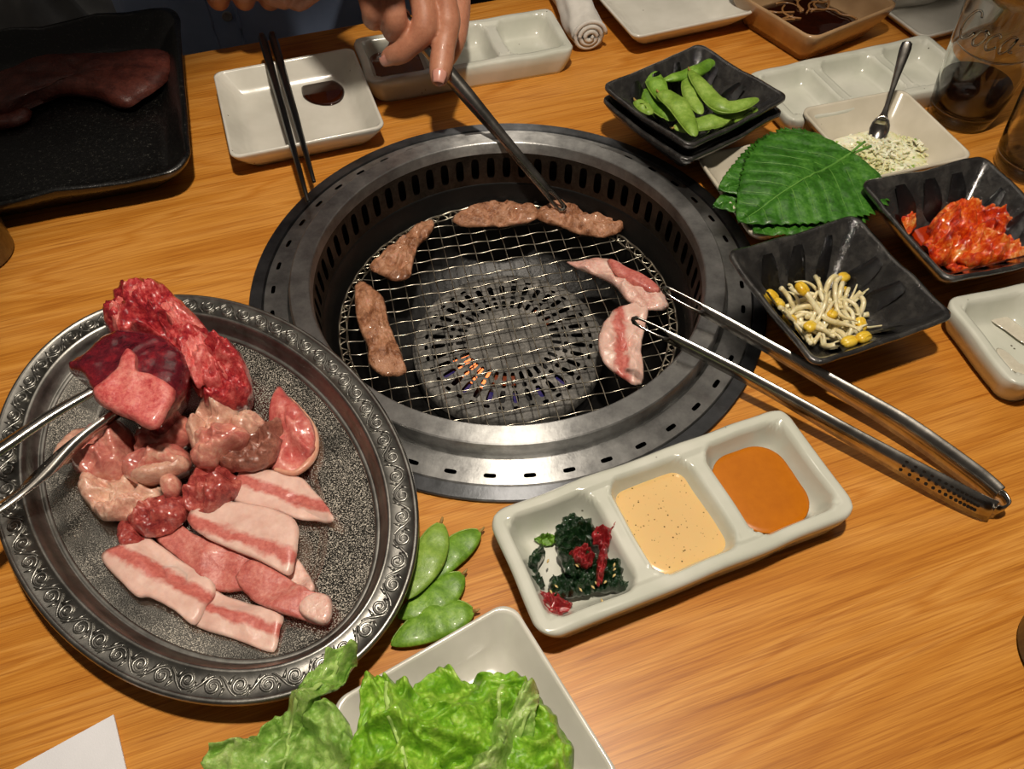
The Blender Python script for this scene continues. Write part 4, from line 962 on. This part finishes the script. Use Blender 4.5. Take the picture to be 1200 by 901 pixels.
# kimchi
zk = .0070
tag(put('kimchi_juice', slab([(1058, 248), (1090, 240), (1130, 250), (1190, 262), (1215, 280), (1190, 305), (1130, 318), (1100, 305), (1070, 275)], zk - .001, .003, amp=.0002, seed=1, p=9, under=1), 'kimchisauce'), 'pool of orange-red kimchi juice in the black bowl', 'sauce')
for i, (pts, dz, th, lb) in enumerate((
        ([(1052, 250), (1062, 246), (1072, 255), (1074, 266), (1062, 270)], .004, .008, 'small kimchi scrap apart from the heap, against the bowl wall'),
        ([(1090, 262), (1110, 240), (1135, 238), (1150, 250), (1140, 270), (1110, 280)], .002, .020, 'folded kimchi leaf with a pale stalk at the top of the heap'),
        ([(1128, 255), (1150, 243), (1180, 248), (1188, 262), (1170, 282), (1140, 280)], .002, .020, 'deep red glossy kimchi leaf behind the folded one'),
        ([(1082, 282), (1105, 268), (1130, 275), (1135, 295), (1110, 305), (1090, 300)], .002, .014, 'orange kimchi leaf at the near left of the heap'),
        ([(1125, 280), (1150, 268), (1178, 276), (1182, 295), (1155, 308), (1130, 304)], .004, .014, 'chopped kimchi stalk spilling down the front of the heap'),
        ([(1168, 285), (1190, 270), (1212, 280), (1208, 300), (1182, 305)], .002, .014, 'orange kimchi leaf end at the far side of the heap'),
        ([(1108, 300), (1130, 298), (1150, 306), (1135, 318), (1115, 314)], .000, .008, 'pale orange kimchi stalk piece at the foot of the heap'))):
    tag(put('kimchi_piece', slab(pts, zk + dz, th, amp=.006, scl=85, seed=50 + i, p=2.6, n=110, rings=18, wob=.14, fold=.007, fscl=75), 'kimchi'), lb, 'kimchi', 'kimchi pieces in the black bowl')

# chopped onion: nobody could count it
random.seed(31); parts = []; parts2 = []
cO = fO.c
for i in range(900):
    a = random.random() * 2 * PI; r = random.random() ** .6; x, y = -.004 + .040 * r * math.cos(a), -.008 + .034 * r * math.sin(a)
    z = .0062 + random.random() * .012 * (1 - r * r) + max(0, max(abs(x), abs(y)) - .026) * .8
    sz = random.uniform(.0025, .0075); b = box(fO.at(x, y, z), sz, random.uniform(.0013, .0024), random.uniform(.0007, .0014), random.random() * 6.28, (random.uniform(-.5, .5), random.uniform(-.5, .5)))
    (parts if i % 17 else parts2).append(b)
ms = slab([fO.at(x, y).to_2d() for x, y in ((-.038, -.034), (0, -.040), (.030, -.036), (.034, 0), (.028, .022), (0, .028), (-.036, .022), (-.042, -.006))], .0052, .0075, p=2.2, amp=.002, scl=140, isworld=True, edge=.1)
o = mk('chopped_onion', *join(*parts, ms[:2]), 'onion', smooth=False); tag(o, 'heap of finely chopped white onion in the cream plate', 'onion', None, 'stuff')
o = mk('chopped_greens', *join(*parts2), 'oniongreen', smooth=False); tag(o, 'scattered bits of chopped green onion among the white onion', 'onion', None, 'stuff')
# spoon standing in the onion
sp = thing('teaspoon', tuple(px(1029, 155, .014)), 'small steel teaspoon stuck upright in the chopped onion', 'spoon')
h0, h1 = px(1029, 156, .016), px(1064, 48, .075)
ax = (h1 - h0).normalized(); sd = ax.cross((CAM - h0).normalized()).normalized(); nn = sd.cross(ax).normalized(); L = (h1 - h0).length
loops = []
for t, w_, dp in ((.10, .0050, .002), (.16, .0042, .0016), (.22, .0026, .0010), (.30, .0018, .0006), (.45, .0019, .0004), (.62, .0027, .0002), (.80, .0040, 0), (.92, .0046, 0), (.98, .0040, 0), (1.0, .0018, 0)):
    p = h0 + ax * L * t; loops.append([p + sd * w_ * u - nn * dp * (1 - u * u) + nn * v for u, v in ((-1, 0), (-.5, .0004), (0, .0007), (.5, .0004), (1, 0), (.5, -.0006), (0, -.0008), (-.5, -.0006))])
V, F = loft(loops, True, True, True); mk('handle', V, F, 'tongs', sp)
V = []; F = []; NB = 16
for i in range(7):
    r = i / 6
    for k in range(NB):
        a = 2 * PI * k / NB; p = h0 + ax * (.003 + .0115 * r * math.cos(a)) + sd * (.0078 * r * math.sin(a)) - nn * (.0032 * (1 - r * r)); V.append(p)
for i in range(6):
    for k in range(NB): a = i * NB + k; b = i * NB + (k + 1) % NB; F.append((a, b, b + NB, a + NB))
mk('bowl', V, F, 'tongs', sp, solid=.0007)

# seaweed salad
random.seed(41); x0, x1, y0, y1 = WS[0]
sw = [([(662, 605), (690, 608), (700, 630), (680, 642), (650, 634)], .006, 'seaweed', 'dark ruffled seaweed frond at the top of the salad'),
      ([(618, 655), (632, 640), (640, 648), (630, 668), (640, 690), (625, 690), (612, 670)], .004, 'seaweed', 'thin curved seaweed strip against the dish wall'),
      ([(640, 680), (665, 672), (690, 670), (700, 690), (680, 698), (650, 700)], .006, 'seaweed', 'dark glossy seaweed tangle in the middle of the salad'),
      ([(690, 665), (715, 650), (735, 665), (743, 685), (720, 692), (700, 690)], .006, 'seaweed', 'dark seaweed frond beside the dish divider'),
      ([(655, 645), (680, 640), (700, 650), (695, 672), (670, 675)], .010, 'seaweed', 'seaweed leaf heaped over the tangle'),
      ([(626, 630), (645, 624), (652, 632), (640, 637)], .002, 'green', 'small light green seaweed stalk at the edge of the salad'),
      ([(694, 612), (704, 618), (720, 604), (730, 612), (718, 628), (712, 645), (698, 640)], .012, 'redweed', 'red seaweed frond standing up beside the cream sauce'),
      ([(704, 640), (714, 645), (708, 672), (702, 690), (698, 670)], .012, 'redweed', 'narrow red seaweed strip hanging over the dark tangle'),
      ([(626, 698), (645, 694), (668, 706), (672, 716), (650, 722), (634, 720)], .003, 'redweed', 'curled red seaweed piece at the near corner of the dish'),
      ([(668, 645), (692, 640), (698, 660), (680, 664)], .014, 'redweed', 'purple-red seaweed scrap on the heap')]
for i, (pts, dz, m_, lb) in enumerate(sw):
    tag(put('seaweed_piece', slab(pts, .0065 + dz * .5, .004 + dz * .35, amp=.004, scl=140, seed=60 + i, p=2.6, n=120, rings=18, wob=.30, fold=.006, fscl=170), m_), lb, 'seaweed', 'seaweed salad in the three-well dish')
for i in range(14):
    x, y = random.uniform(640, 735), random.uniform(650, 705); p = px(x, y, .0155 + .003 * random.random()); rs = random.random() * 6; b = tube([p + Vector((dx * math.cos(rs), dx * math.sin(rs), 0)) for dx in (-.0013, 0, .0013)], [.0002, .0007, .0002], 6)
    tag(mk('sesame_seed', *b, 'sesame'), 'tiny pale sesame seed on the seaweed salad', 'seed', 'sesame seeds on the seaweed')

# ================================================================== TONGS, CHOPSTICKS
def strip_arm(name, pts, wid, nrm_, parent, mat='tongs', eye=(.02, .13), th=.0011, n=60, curl=.0):
    """flat spring-steel arm from tip to bend; eye = long hole near the tip (fractions of length)"""
    P = catmull(pts, n); V = []; F = []
    for i, p in enumerate(P):
        t = i / (n - 1); tn = (P[min(i + 1, n - 1)] - P[max(i - 1, 0)]).normalized()
        nn = nrm_(t) if callable(nrm_) else nrm_
        s = tn.cross(nn).normalized(); u = s.cross(tn).normalized()
        w_ = lerp_list(wid, t) / 2
        if t < .012: w_ *= .35 + .65 * t / .012
        e0, e1 = eye; h = 0
        if e0 < t < e1: q = (t - e0) / (e1 - e0); h = w_ * .62 * math.sin(PI * q) ** .35
        for v in (-w_, -h, h, w_):
            V.append(p + s * v + u * curl * (abs(v) / max(w_, 1e-5)) ** 2)
    for i in range(n - 1):
        a = i * 4; F.append((a, a + 1, a + 5, a + 4)); F.append((a + 2, a + 3, a + 7, a + 6))
    o = mk(name, V, F, mat, parent, solid=th)
    w2 = o.modifiers.new('weld', 'WELD'); w2.merge_threshold = .00005; o.modifiers.move(1, 0)
    return o, P
# resting tongs
zt = lambda f: .0085 + .021 * f
tA = [px(740, 373, zt(1)), px(800, 403, zt(.86)), px(900, 455, zt(.62)), px(1000, 512, zt(.38)), px(1100, 568, zt(.15)), px(1150, 594, zt(.04)), px(1164, 598, zt(0))]
tB = [px(775, 337, zt(1)), px(840, 372, zt(.83)), px(900, 406, zt(.68)), px(980, 452, zt(.47)), px(1060, 500, zt(.27)), px(1140, 557, zt(.08)), px(1168, 580, zt(.02))]
rt = thing('tongs', tuple(px(1164, 598, 0)), 'steel tongs resting on the grill rim, tips among the pork', 'tongs', 'steel tongs')
up = Vector((0, 0, 1))
def vert_norm(P0, P1):
    d = (P1 - P0).normalized(); return d.cross(up).normalized()
def tiltn(P):
    v = vert_norm(P[0], P[-1]); v = v if v.dot(CAM - P[0]) > 0 else -v; return (v + up * .45).normalized()
oA, PA = strip_arm('arm', tA, [.0060, .0085, .0095, .0120, .0155, .0155, .0140], tiltn(tA), rt)
oB, PB = strip_arm('arm', tB, [.0060, .0085, .0095, .0120, .0155, .0155, .0140], tiltn(tB), rt)
bend = catmull([tA[-1], tA[-1] * .5 + tA[-1] * .5 + (tA[-1] - tA[-2]).normalized() * .003, (tA[-1] + tB[-1]) / 2 + (tA[-1] - tA[-3]).normalized() * .006, tB[-1] + (tB[-1] - tB[-2]).normalized() * .003, tB[-1]], 20)
loops = [[p + up * .0065, p - up * .0065] for p in bend]; V, F = loft(loops, False); mk('spring_bend', V, F, 'tongs', rt, solid=.0011)
hs = []
for r in range(14):
    for c_ in (-1, 0, 1):
        t = .60 + r * .0165 + (c_ % 2) * .008; i = int(t * 59); p = PA[i]; d = (PA[i + 1] - PA[i]).normalized(); nn = tiltn(tA); wu = nn.cross(d).normalized()
        q = p + nn * .0008 + wu * c_ * .0034; hs.append(loft([[q + d * .0011 * math.cos(a) + wu * .0009 * math.sin(a) for a in [2 * PI * k / 8 for k in range(8)]], [q + nn * .0001 + d * .0011 * math.cos(a) + wu * .0009 * math.sin(a) for a in [2 * PI * k / 8 for k in range(8)]]], True, True, True))
o = mk('grip_holes', *join(*hs), 'dark', oA, smooth=False)
# charred tip
# tongs held in the hand
tip, grip = px(662, 247, ZN + .010), px(520, 78, .066)
d = (grip - tip).normalized(); end = tip + d * .215
ht = thing('tongs', tuple(tip), 'steel tongs held in the hand, one tip on a browned slice', 'tongs', 'steel tongs')
sdv = d.cross((CAM - grip).normalized()).normalized(); fn = sdv.cross(d).normalized()
a1 = [tip, tip + d * .07 + fn * .004, tip + d * .14 + fn * .004, end + fn * .001]
a2 = [tip - fn * .005 - sdv * .0015, tip + d * .07 - fn * .004 - sdv * .001, tip + d * .14 - fn * .003 - sdv * .001, end - fn * .001]
strip_arm('arm', a1, [.0075, .0080, .0090, .0115, .0115, .011], fn, ht, eye=(.025, .12)); strip_arm('arm', a2, [.0070, .0080, .0090, .0115, .0115, .011], fn, ht, eye=(.025, .12))
# tongs gripping the beef, from the left
lt = thing('tongs', tuple(px(-60, 560, .05)), 'steel tongs with channelled arms gripping the beef block over the tray', 'tongs', 'steel tongs')
ua = [px(112, 452, .050), px(60, 482, .052), px(0, 522, .054), px(-60, 560, .056), px(-200, 640, .062)]
ub = [px(140, 482, .040), px(90, 520, .042), px(50, 553, .044), px(0, 592, .047), px(-60, 625, .052), px(-195, 650, .060)]
strip_arm('arm', ua, [.0080, .0085, .0090, .0100, .0100], lambda t: Vector((.25, .35, .9)).normalized(), lt, eye=(.9, .901), curl=-.0025)
def twist(t):
    a = -1.25 + 1.6 * min(1, max(0, (t - .15) / .35)); dd = (ub[-1] - ub[0]).normalized(); s = dd.cross(up).normalized(); return (up * math.cos(a) + s * math.sin(a)).normalized()
strip_arm('arm', ub, [.0070, .0080, .0095, .0100, .0100], twist, lt, eye=(.9, .901), curl=-.0012)

# chopsticks across the square plate
for (x0, y0), (x1, y1), lb in (((307, 42), (361, 236), 'black chopstick reaching nearer the grill flange, across the square plate'), ((319, 40), (368, 213), 'black chopstick with its tip short of the grill flange, across the square plate')):
    a, b = px(x0, y0, .034), px(x1, y1, .026); d = (b - a); pts = [a + d * t for t in (0, .02, .3, .6, .85, 1)]
    V, F = tube(pts, [.0036, .0041, .0036, .0030, .0023, .0016], 6); tag(mk('chopstick', V, F, 'lacquer', bevel=.0003), lb, 'chopstick', 'black chopsticks')

# ================================================================== TOWELS, NAPKIN, CUPS, GLASSES
def towel(c, ang, L, R, label, seed=0, tilt=0):
    o = thing('rolled_towel', (c.x, c.y, 0), label, 'towel', 'rolled white hand towels')
    loops = []; d = Vector((math.cos(ang), math.sin(ang), 0)); s = Vector((-d.y, d.x, 0))
    for i in range(36):
        t = i / 35; r = R * (1 - .12 * (abs(t - .5) * 2) ** 3); lp = []
        for k in range(40):
            a = 2 * PI * k / 40; rr = r * (1 + .07 * math.sin(a * 2 + t * 7 + seed) + .05 * math.sin(a * 5 - t * 13) ) + .0012 * nz((a * 2, t * 8, seed), 1.2)
            lp.append(c + d * (t - .5) * L + s * rr * math.cos(a) + Vector((0, 0, max(.0003, R * .92 + rr * .92 * math.sin(a)))))
        loops.append(lp)
    V, F = loft(loops, True, True, True); roll = mk('roll', V, F, 'towel', o)
    for e in (-1, 1):      # spiral of cloth at each end
        pts = [];
        for i in range(70):
            t = i / 69; a = t * 6.2 * PI; r = R * (.95 - .85 * t)
            pts.append(c + d * e * (L / 2 + .0008 + .004 * t) + s * r * math.cos(a) + Vector((0, 0, R * .92 + r * .9 * math.sin(a))))
        V, F = tube(pts, .0022, 6); mk('end_spiral', V, F, 'towel', roll)
e0, e1 = px(690, 40, .017), px(650, -40, .017); c = (e0 + e1) / 2; c.z = 0
towel(c, math.atan2(e0.y - e1.y, e0.x - e1.x), (e1 - e0).length, .0175, 'rolled white towel between the three-well dish and the empty square plate', 1)
c = px(1085, -18, .017); c.z = 0; towel(c, .35, .10, .019, 'rolled white towel lying behind the tan noodle bowl', 3)
# paper napkin
npx = [px(134, 838, .001), px(152, 915, .001), px(60, 1010, .001), px(-20, 922, .001)]
V = npx + [v + Vector((0, 0, .0012)) for v in npx]
tag(mk('paper_napkin', V, [(3, 2, 1, 0), (4, 5, 6, 7), (0, 1, 5, 4), (1, 2, 6, 5), (2, 3, 7, 6), (3, 0, 4, 7)], 'paper', smooth=False), 'white folded paper napkin on the bare wood below the tray', 'napkin')
# steel tumbler at the left edge
c = px(-28, 300, 0); V, F = revolve((c.x, c.y), [(.001, .0), (.026, 0), (.0285, .002), (.033, .075), (.0335, .0765), (.0325, .0765), (.028, .006), (.001, .005)], 48); tag(mk('steel_tumbler', V, F, 'cup'), 'dull grey steel tumbler beside the black platter', 'tumbler')
c = px(-50, 418, 0); V, F = revolve((c.x, c.y), [(.001, 0), (.022, 0), (.030, .010), (.034, .022), (.0335, .0232), (.032, .022), (.028, .010), (.001, .005)], 48); tag(mk('small_dish', V, F, 'blackcup'), 'small round black dish just beyond the engraved tray rim', 'dish')
c = px(1262, 772, 0); V, F = revolve((c.x, c.y), [(.001, 0), (.028, 0), (.031, .003), (.036, .08), (.0365, .0815), (.035, .081), (.029, .008), (.001, .006)], 48); tag(mk('black_cup', V, F, 'blackcup'), 'black cup standing alone on the bare wood', 'cup')
# tumblers of glass
def tumbler(c, label, cola=0, R0=.028, R1=.039, H=.125):
    o = thing('glass_tumbler', (c.x, c.y, 0), label, 'glass', 'clear glass tumblers')
    q = lambda t: R0 + (R1 - R0) * (t ** .8)
    prof = [(.0005, 0), (R0 * .85, 0), (R0, .003)] + [(q(t), .003 + (H - .003) * t) for t in (.1, .25, .45, .7, .9, 1)]
    inn_ = [(q(1) - .0008, H + .0008)] + [(q(t) - .0018, .003 + (H - .003) * t) for t in (.98, .8, .55, .3, .12)] + [(R0 - .004, .009), (.0005, .008)]
    V, F = revolve((c.x, c.y), prof + inn_, 56); mk('wall', V, F, 'glass', o)
    return o, q
cG = px(1124, 136, 0)
gl, q = tumbler(cG, 'clear glass tumbler half full of cola with raised script lettering', 1)
V, F = revolve((cG.x, cG.y), [(.0005, .0083), (.0235, .0093), (q(.12) - .0021, .018), (q(.27) - .0021, .036), (.0005, .0362)], 48)
tag(mk('cola', V, F, 'cola'), 'dark cola in the lettered glass tumbler', 'drink')
# raised script on the glass: Coca-Cola
LET = {'C': [[(.9, .85), (.75, 1.0), (.45, .95), (.15, .6), (.1, .25), (.35, 0), (.75, .1), (1.0, .35)]],
       'o': [[(.45, .55), (.2, .45), (.1, .2), (.25, 0), (.5, .1), (.6, .35), (.45, .55), (.7, .45)]],
       'c': [[(.55, .45), (.4, .55), (.15, .4), (.1, .15), (.3, 0), (.6, .15)]],
       'a': [[(.6, .5), (.35, .55), (.1, .3), (.2, 0), (.45, .1), (.62, .5), (.55, .1), (.75, .05)]],
       'l': [[(.1, .2), (.4, .7), (.5, 1.0), (.35, 1.0), (.2, .5), (.25, .05), (.5, .1)]],
       '-': [[(.1, .3), (.5, .34)]]}
txt = []; cx = 0; H0 = .026
base_a = math.atan2(CAM.y - cG.y, CAM.x - cG.x)
for ch_ in 'Coca-Cola':
    for st in LET[ch_]:
        P = catmull([Vector((x + y * .30, y, 0)) for x, y in st], 26); pts = []
        for p in P:
            X = (cx + p.x) * H0 * .62; Z = .078 + p.y * H0 + X * .05; rr = q((Z - .003) / .122) + .0002; a = base_a - 1.0 + X / rr
            pts.append(Vector((cG.x + rr * math.cos(a), cG.y + rr * math.sin(a), Z)))
        txt.append(tube(pts, .0010, 6))
    cx += {'C': 1.0, 'o': .68, 'c': .66, 'a': .78, 'l': .5, '-': .6}[ch_]
P = []      # swash under the first capital
for i in range(24):
    t = i / 23; X = (.1 + 5.0 * t) * H0 * .62; Z = .073 - .004 * math.sin(t * PI) + t * .004; rr = q((Z - .003) / .122) + .0002; a = base_a - 1.0 + X / rr; P.append(Vector((cG.x + rr * math.cos(a), cG.y + rr * math.sin(a), Z)))
txt.append(tube(P, [.0003, .0009, .0003], 6))
mk('raised_script', *join(*txt), 'glass', gl)
cH = px(1204, 196, 0); tumbler(cH, 'empty clear glass tumbler beside the kimchi bowl')

# ================================================================== THE PERSON ACROSS THE TABLE
# every joint is placed in metres; the hand hangs over the far dishes and holds the tongs
def limb(pts, rad, seg=16, n=30, flat=1.0):
    P = catmull(pts, n); R_ = [lerp_list(rad, i / (n - 1)) for i in range(n)]
    # rounded ends
    d0 = (P[0] - P[1]).normalized(); d1 = (P[-1] - P[-2]).normalized()
    ex0 = [P[0] + d0 * R_[0] * math.sin(a) for a in (PI / 2 * .97, PI / 2 * .75, PI / 2 * .4)]; er0 = [R_[0] * math.cos(a) for a in (PI / 2 * .97, PI / 2 * .75, PI / 2 * .4)]
    ex1 = [P[-1] + d1 * R_[-1] * math.sin(a) for a in (PI / 2 * .4, PI / 2 * .75, PI / 2 * .97)]; er1 = [R_[-1] * math.cos(a) for a in (PI / 2 * .4, PI / 2 * .75, PI / 2 * .97)]
    P2 = ex0 + P + ex1; R2 = er0 + R_ + er1; loops = []; s_prev = None
    for i, p in enumerate(P2):
        t = (P2[min(i + 1, len(P2) - 1)] - P2[max(i - 1, 0)]).normalized()
        s = t.cross(Vector((.1, -.3, 1))) if s_prev is None else s_prev - t * s_prev.dot(t)
        s.normalize(); s_prev = s; u = s.cross(t).normalized()
        loops.append([p + s * R2[i] * math.cos(2 * PI * k / seg) + u * R2[i] * flat * math.sin(2 * PI * k / seg) for k in range(seg)])
    return loft(loops, True, True, True)
per_c = Rt @ Vector((-.11, far_d + .16, 0))
person = thing('person', (per_c.x, per_c.y, -.72), 'person in a blue button-up shirt reaching over the table with tongs', 'person')
# right hand (index finger lies along the tongs)
Hx = lambda x, y, z: px(x, y, z)
idx_ = [Hx(508, -46, .132), Hx(524, 18, .098), Hx(519, 60, .078), Hx(515, 90, .066)]
mid_ = [Hx(480, -48, .134), Hx(498, 26, .098), Hx(476, 56, .080), Hx(457, 66, .070)]
rin_ = [Hx(452, -46, .134), Hx(463, 20, .104), Hx(462, 36, .080), Hx(470, 20, .062)]
pin_ = [Hx(424, -40, .134), Hx(436, 10, .110), Hx(440, 22, .090), Hx(450, 10, .074)]
thb_ = [Hx(520, -80, .120), Hx(535, -10, .085), Hx(532, 40, .066), Hx(522, 68, .054)]
wri = Vector((-.085, .165, .205)); elb = Vector((-.32, .34, .30))
wri2 = wri + (elb - wri).normalized() * .05
sho = Vector((per_c.x - .17, per_c.y + .10, .52))
BODY = [limb(idx_, [.0108, .0098, .0098, .0109, .0098, .0096, .0099, .0093, .0078]), limb(mid_, [.0106, .0098, .0098, .0108, .0096, .0094, .0096, .0088, .0074]), limb(rin_, [.0104, .0096, .0096, .0104, .0094, .0092, .0090]), limb(pin_, [.0098, .0090, .0090, .0098, .0088, .0086, .0080]), limb(thb_, [.014, .0120, .0115, .0092])]
for k_, r_ in ((idx_, .0125), (mid_, .0125), (rin_, .012), (pin_, .012)):
    BODY.append(limb([k_[0] + (k_[1] - k_[0]) * .25, k_[0], k_[0] * .45 + wri * .55, wri], [.0115, .014, .017, .022], 16, 20))
BODY.append(limb([thb_[0], (thb_[0] + wri) / 2, wri], [.014, .018, .022]))
BODY.append(limb([wri, wri2, (wri2 + elb) / 2, elb], [.024, .026, .034, .040]))
BODY.append(limb([elb, (elb + sho) / 2, sho], [.042, .046, .055]))
# left arm, its hand resting in front of the shirt above the table edge
lw = Hx(330, -26, .085); lel = Vector((per_c.x + .26, per_c.y + .02, .10)); lsh = Vector((per_c.x + .16, per_c.y + .12, .52))
for i in range(4):
    kx = 262 + i * 30
    BODY.append(limb([lw + Vector((.005 - i * .004, .02, .02)), Hx(kx, -18, .080), Hx(kx - 6, -1, .060), Hx(kx - 2, -8, .040)], [.013, .0105, .010, .009]))
BODY.append(limb([lw, Hx(380, -30, .09), Hx(350, 0, .07)], [.016, .012, .010]))
BODY.append(limb([lw, lw + Vector((.03, .03, .01)), (lw + lel) / 2, lel], [.026, .025, .032, .040])); BODY.append(limb([lel, (lel + lsh) / 2, lsh], [.042, .046, .055]))
# trunk and neck
tr = [Vector((per_c.x, per_c.y + .10, z)) for z in (-.26, -.05, .15, .35, .50, .56, .66)]
BODY.append(limb(tr, [.12, .115, .115, .125, .10, .06, .055], 24, 30)); BODY.append(limb([sho, (sho + lsh) / 2 + Vector((0, 0, .02)), lsh], [.055, .07, .055]))
# legs on a seat behind the table
for s_ in (-1, 1):
    BODY.append(limb([Vector((per_c.x + s_ * .08, per_c.y + .10, -.24)), Vector((per_c.x + s_ * .11, per_c.y - .28, -.22)), ], [.08, .06], 16, 16)); BODY.append(limb([Vector((per_c.x + s_ * .11, per_c.y - .28, -.22)), Vector((per_c.x + s_ * .11, per_c.y - .26, -.62)), Vector((per_c.x + s_ * .11, per_c.y - .34, -.69))], [.058, .04, .03], 16, 20))
bo = mk('body', *join(*BODY), 'skin', person)
rm = bo.modifiers.new('rm', 'REMESH'); rm.mode = 'VOXEL'; rm.voxel_size = .0015; rm.use_smooth_shade = True
sm = bo.modifiers.new('sm', 'SMOOTH'); sm.factor = .5; sm.iterations = 2
# nails
def nail(tipv, prev, upv, w_, parent):
    d = (tipv - prev).normalized(); s = d.cross(upv).normalized(); u = s.cross(d).normalized(); V = []; F = []
    for i in range(7):
        for j in range(7):
            a = (j / 6 - .5) * 1.7; t = i / 6; ww = w_ * (.80 + .2 * math.sin(PI * min(1, t + .2)))
            V.append(tipv + d * (-.0035 + .0105 * t) + s * ww * math.sin(a) + u * (w_ * 1.02 * math.cos(a) - .0012 * t * t))
    for i in range(6):
        for j in range(6): a = i * 7 + j; F.append((a, a + 1, a + 8, a + 7))
    mk('finger_nail', V, F, 'nail', parent, solid=.0005)
nail(idx_[3], idx_[2], (CAM - idx_[3]).normalized() + Vector((.15, 0, .9)), .0080, bo)
nail(mid_[3], mid_[2], (CAM - mid_[3]).normalized() * .6 + Vector((-.3, -.6, -.4)), .0074, bo)
# shirt: a loose tube around the trunk, open placket with buttons, and sleeves
def shirt_loop(z, rx, ry, seed=0, n=110):
    out = []
    for k in range(n):
        a = 2 * PI * k / n; f = 1 + .05 * math.sin(a * 9 + z * 14) * .5 + .045 * nz((math.cos(a) * 2, math.sin(a) * 2, z * 6), 1.6, seed)
        x, y = rx * math.cos(a) * f, ry * math.sin(a) * f; v = Rt @ Vector((x, y, 0)); out.append(Vector((per_c.x + v.x, per_c.y + .09 + v.y, z)))
    return out
zs = [-.22, -.18, -.12, -.06, 0, .05, .10, .16, .24, .34, .44, .50, .54, .57]
V, F = loft([shirt_loop(z, rx, ry) for z, rx, ry in zip(zs, [.19, .192, .195, .196, .196, .195, .194, .192, .195, .205, .205, .18, .12, .075], [.135, .14, .145, .148, .148, .147, .146, .144, .142, .14, .13, .11, .085, .07])])
shirt = mk('shirt', V, F, 'shirt', person, solid=.002)
def on_front(xo, z, off):
    # a point on the shirt front
    lp = shirt_loop(z, .195, .147); best = min((p for p in lp if (Rt.transposed() @ (p - per_c)).y < .09), key=lambda p: abs((Rt.transposed() @ (p - per_c)).x - xo)); return best + Rt @ Vector((0, -off, 0))
for xo in (-.06, -.035):
    V, F = tube([on_front(xo, z, .002) for z in (-.15, -.05, 0, .04, .08, .14, .2)], .0018, 6, 24); mk('placket_seam', V, F, 'shirt', shirt)
for z in (-.02, .06, .14):
    b = on_front(-.048, z, .004); dv = Rt @ Vector((0, -1, 0)); s_ = Rt @ Vector((1, 0, 0))
    V, F = loft([[b + dv * o_ + s_ * r_ * math.cos(a) + up * r_ * math.sin(a) for a in [2 * PI * k / 16 for k in range(16)]] for r_, o_ in ((.0055, -.001), (.0058, .0005), (.0052, .0014), (.004, .001))], True, True, True); mk('button', V, F, 'button', shirt)
def sleeve(pts, rad, seed):
    V, F = limb(pts, rad, 40, 50); c0 = Vector(pts[0]); V2 = []
    for v in V:
        V2.append(v + Vector((nz(v, 28, seed), nz(v, 28, seed + 1), nz(v, 28, seed + 2))) * .007)
    mk('sleeve', V2, F, 'shirt', person)
fa = wri2 + (elb - wri2) * .35
sleeve([fa, (fa + elb) / 2, elb, (elb + sho) / 2, sho], [.036, .046, .055, .062, .07], 3)
fb = lw + (lel - lw) * .35; sleeve([fb, (fb + lel) / 2, lel, (lel + lsh) / 2, lsh], [.036, .044, .054, .062, .07], 7)
tl = []
for s_ in (-1, 1):
    V, F = limb([Vector((per_c.x + s_ * .08, per_c.y + .10, -.24)), Vector((per_c.x + s_ * .11, per_c.y - .28, -.22))], [.095, .07], 20, 16); mk('trouser_leg', V, F, 'trouser', person)
    V, F = limb([Vector((per_c.x + s_ * .11, per_c.y - .28, -.22)), Vector((per_c.x + s_ * .11, per_c.y - .26, -.60))], [.068, .055], 20, 16); mk('trouser_leg', V, F, 'trouser', person)
# bench that the person sits on
b = box((per_c.x, per_c.y + .14, -.55), 1.6, .45, .30, TAB_ANG); o = mk('bench', b[0], b[1], 'floor', smooth=False); tag(o, 'dark upholstered bench behind the table', 'bench')

# a grey jacket heaped on the bench beside the person
jc = px(70, 8, -.08) + Vector((-.09, .02, 0))
J = slab([(jc.x + .17 * math.cos(a) * (1.1 if k % 2 else .95), jc.y + .05 + .12 * math.sin(a)) for k, a in enumerate([2 * PI * i / 12 for i in range(12)])], -.40, .34, p=2.4, amp=.03, scl=9, fold=.05, fscl=11, seed=3, n=120, rings=30, isworld=True, wob=.02, edge=.1)
tag(put('grey_jacket', J, 'greycloth'), 'crumpled grey jacket heaped on the bench behind the black platter', 'jacket')

for o in bpy.data.objects:
    if '_o' in o: del o['_o']
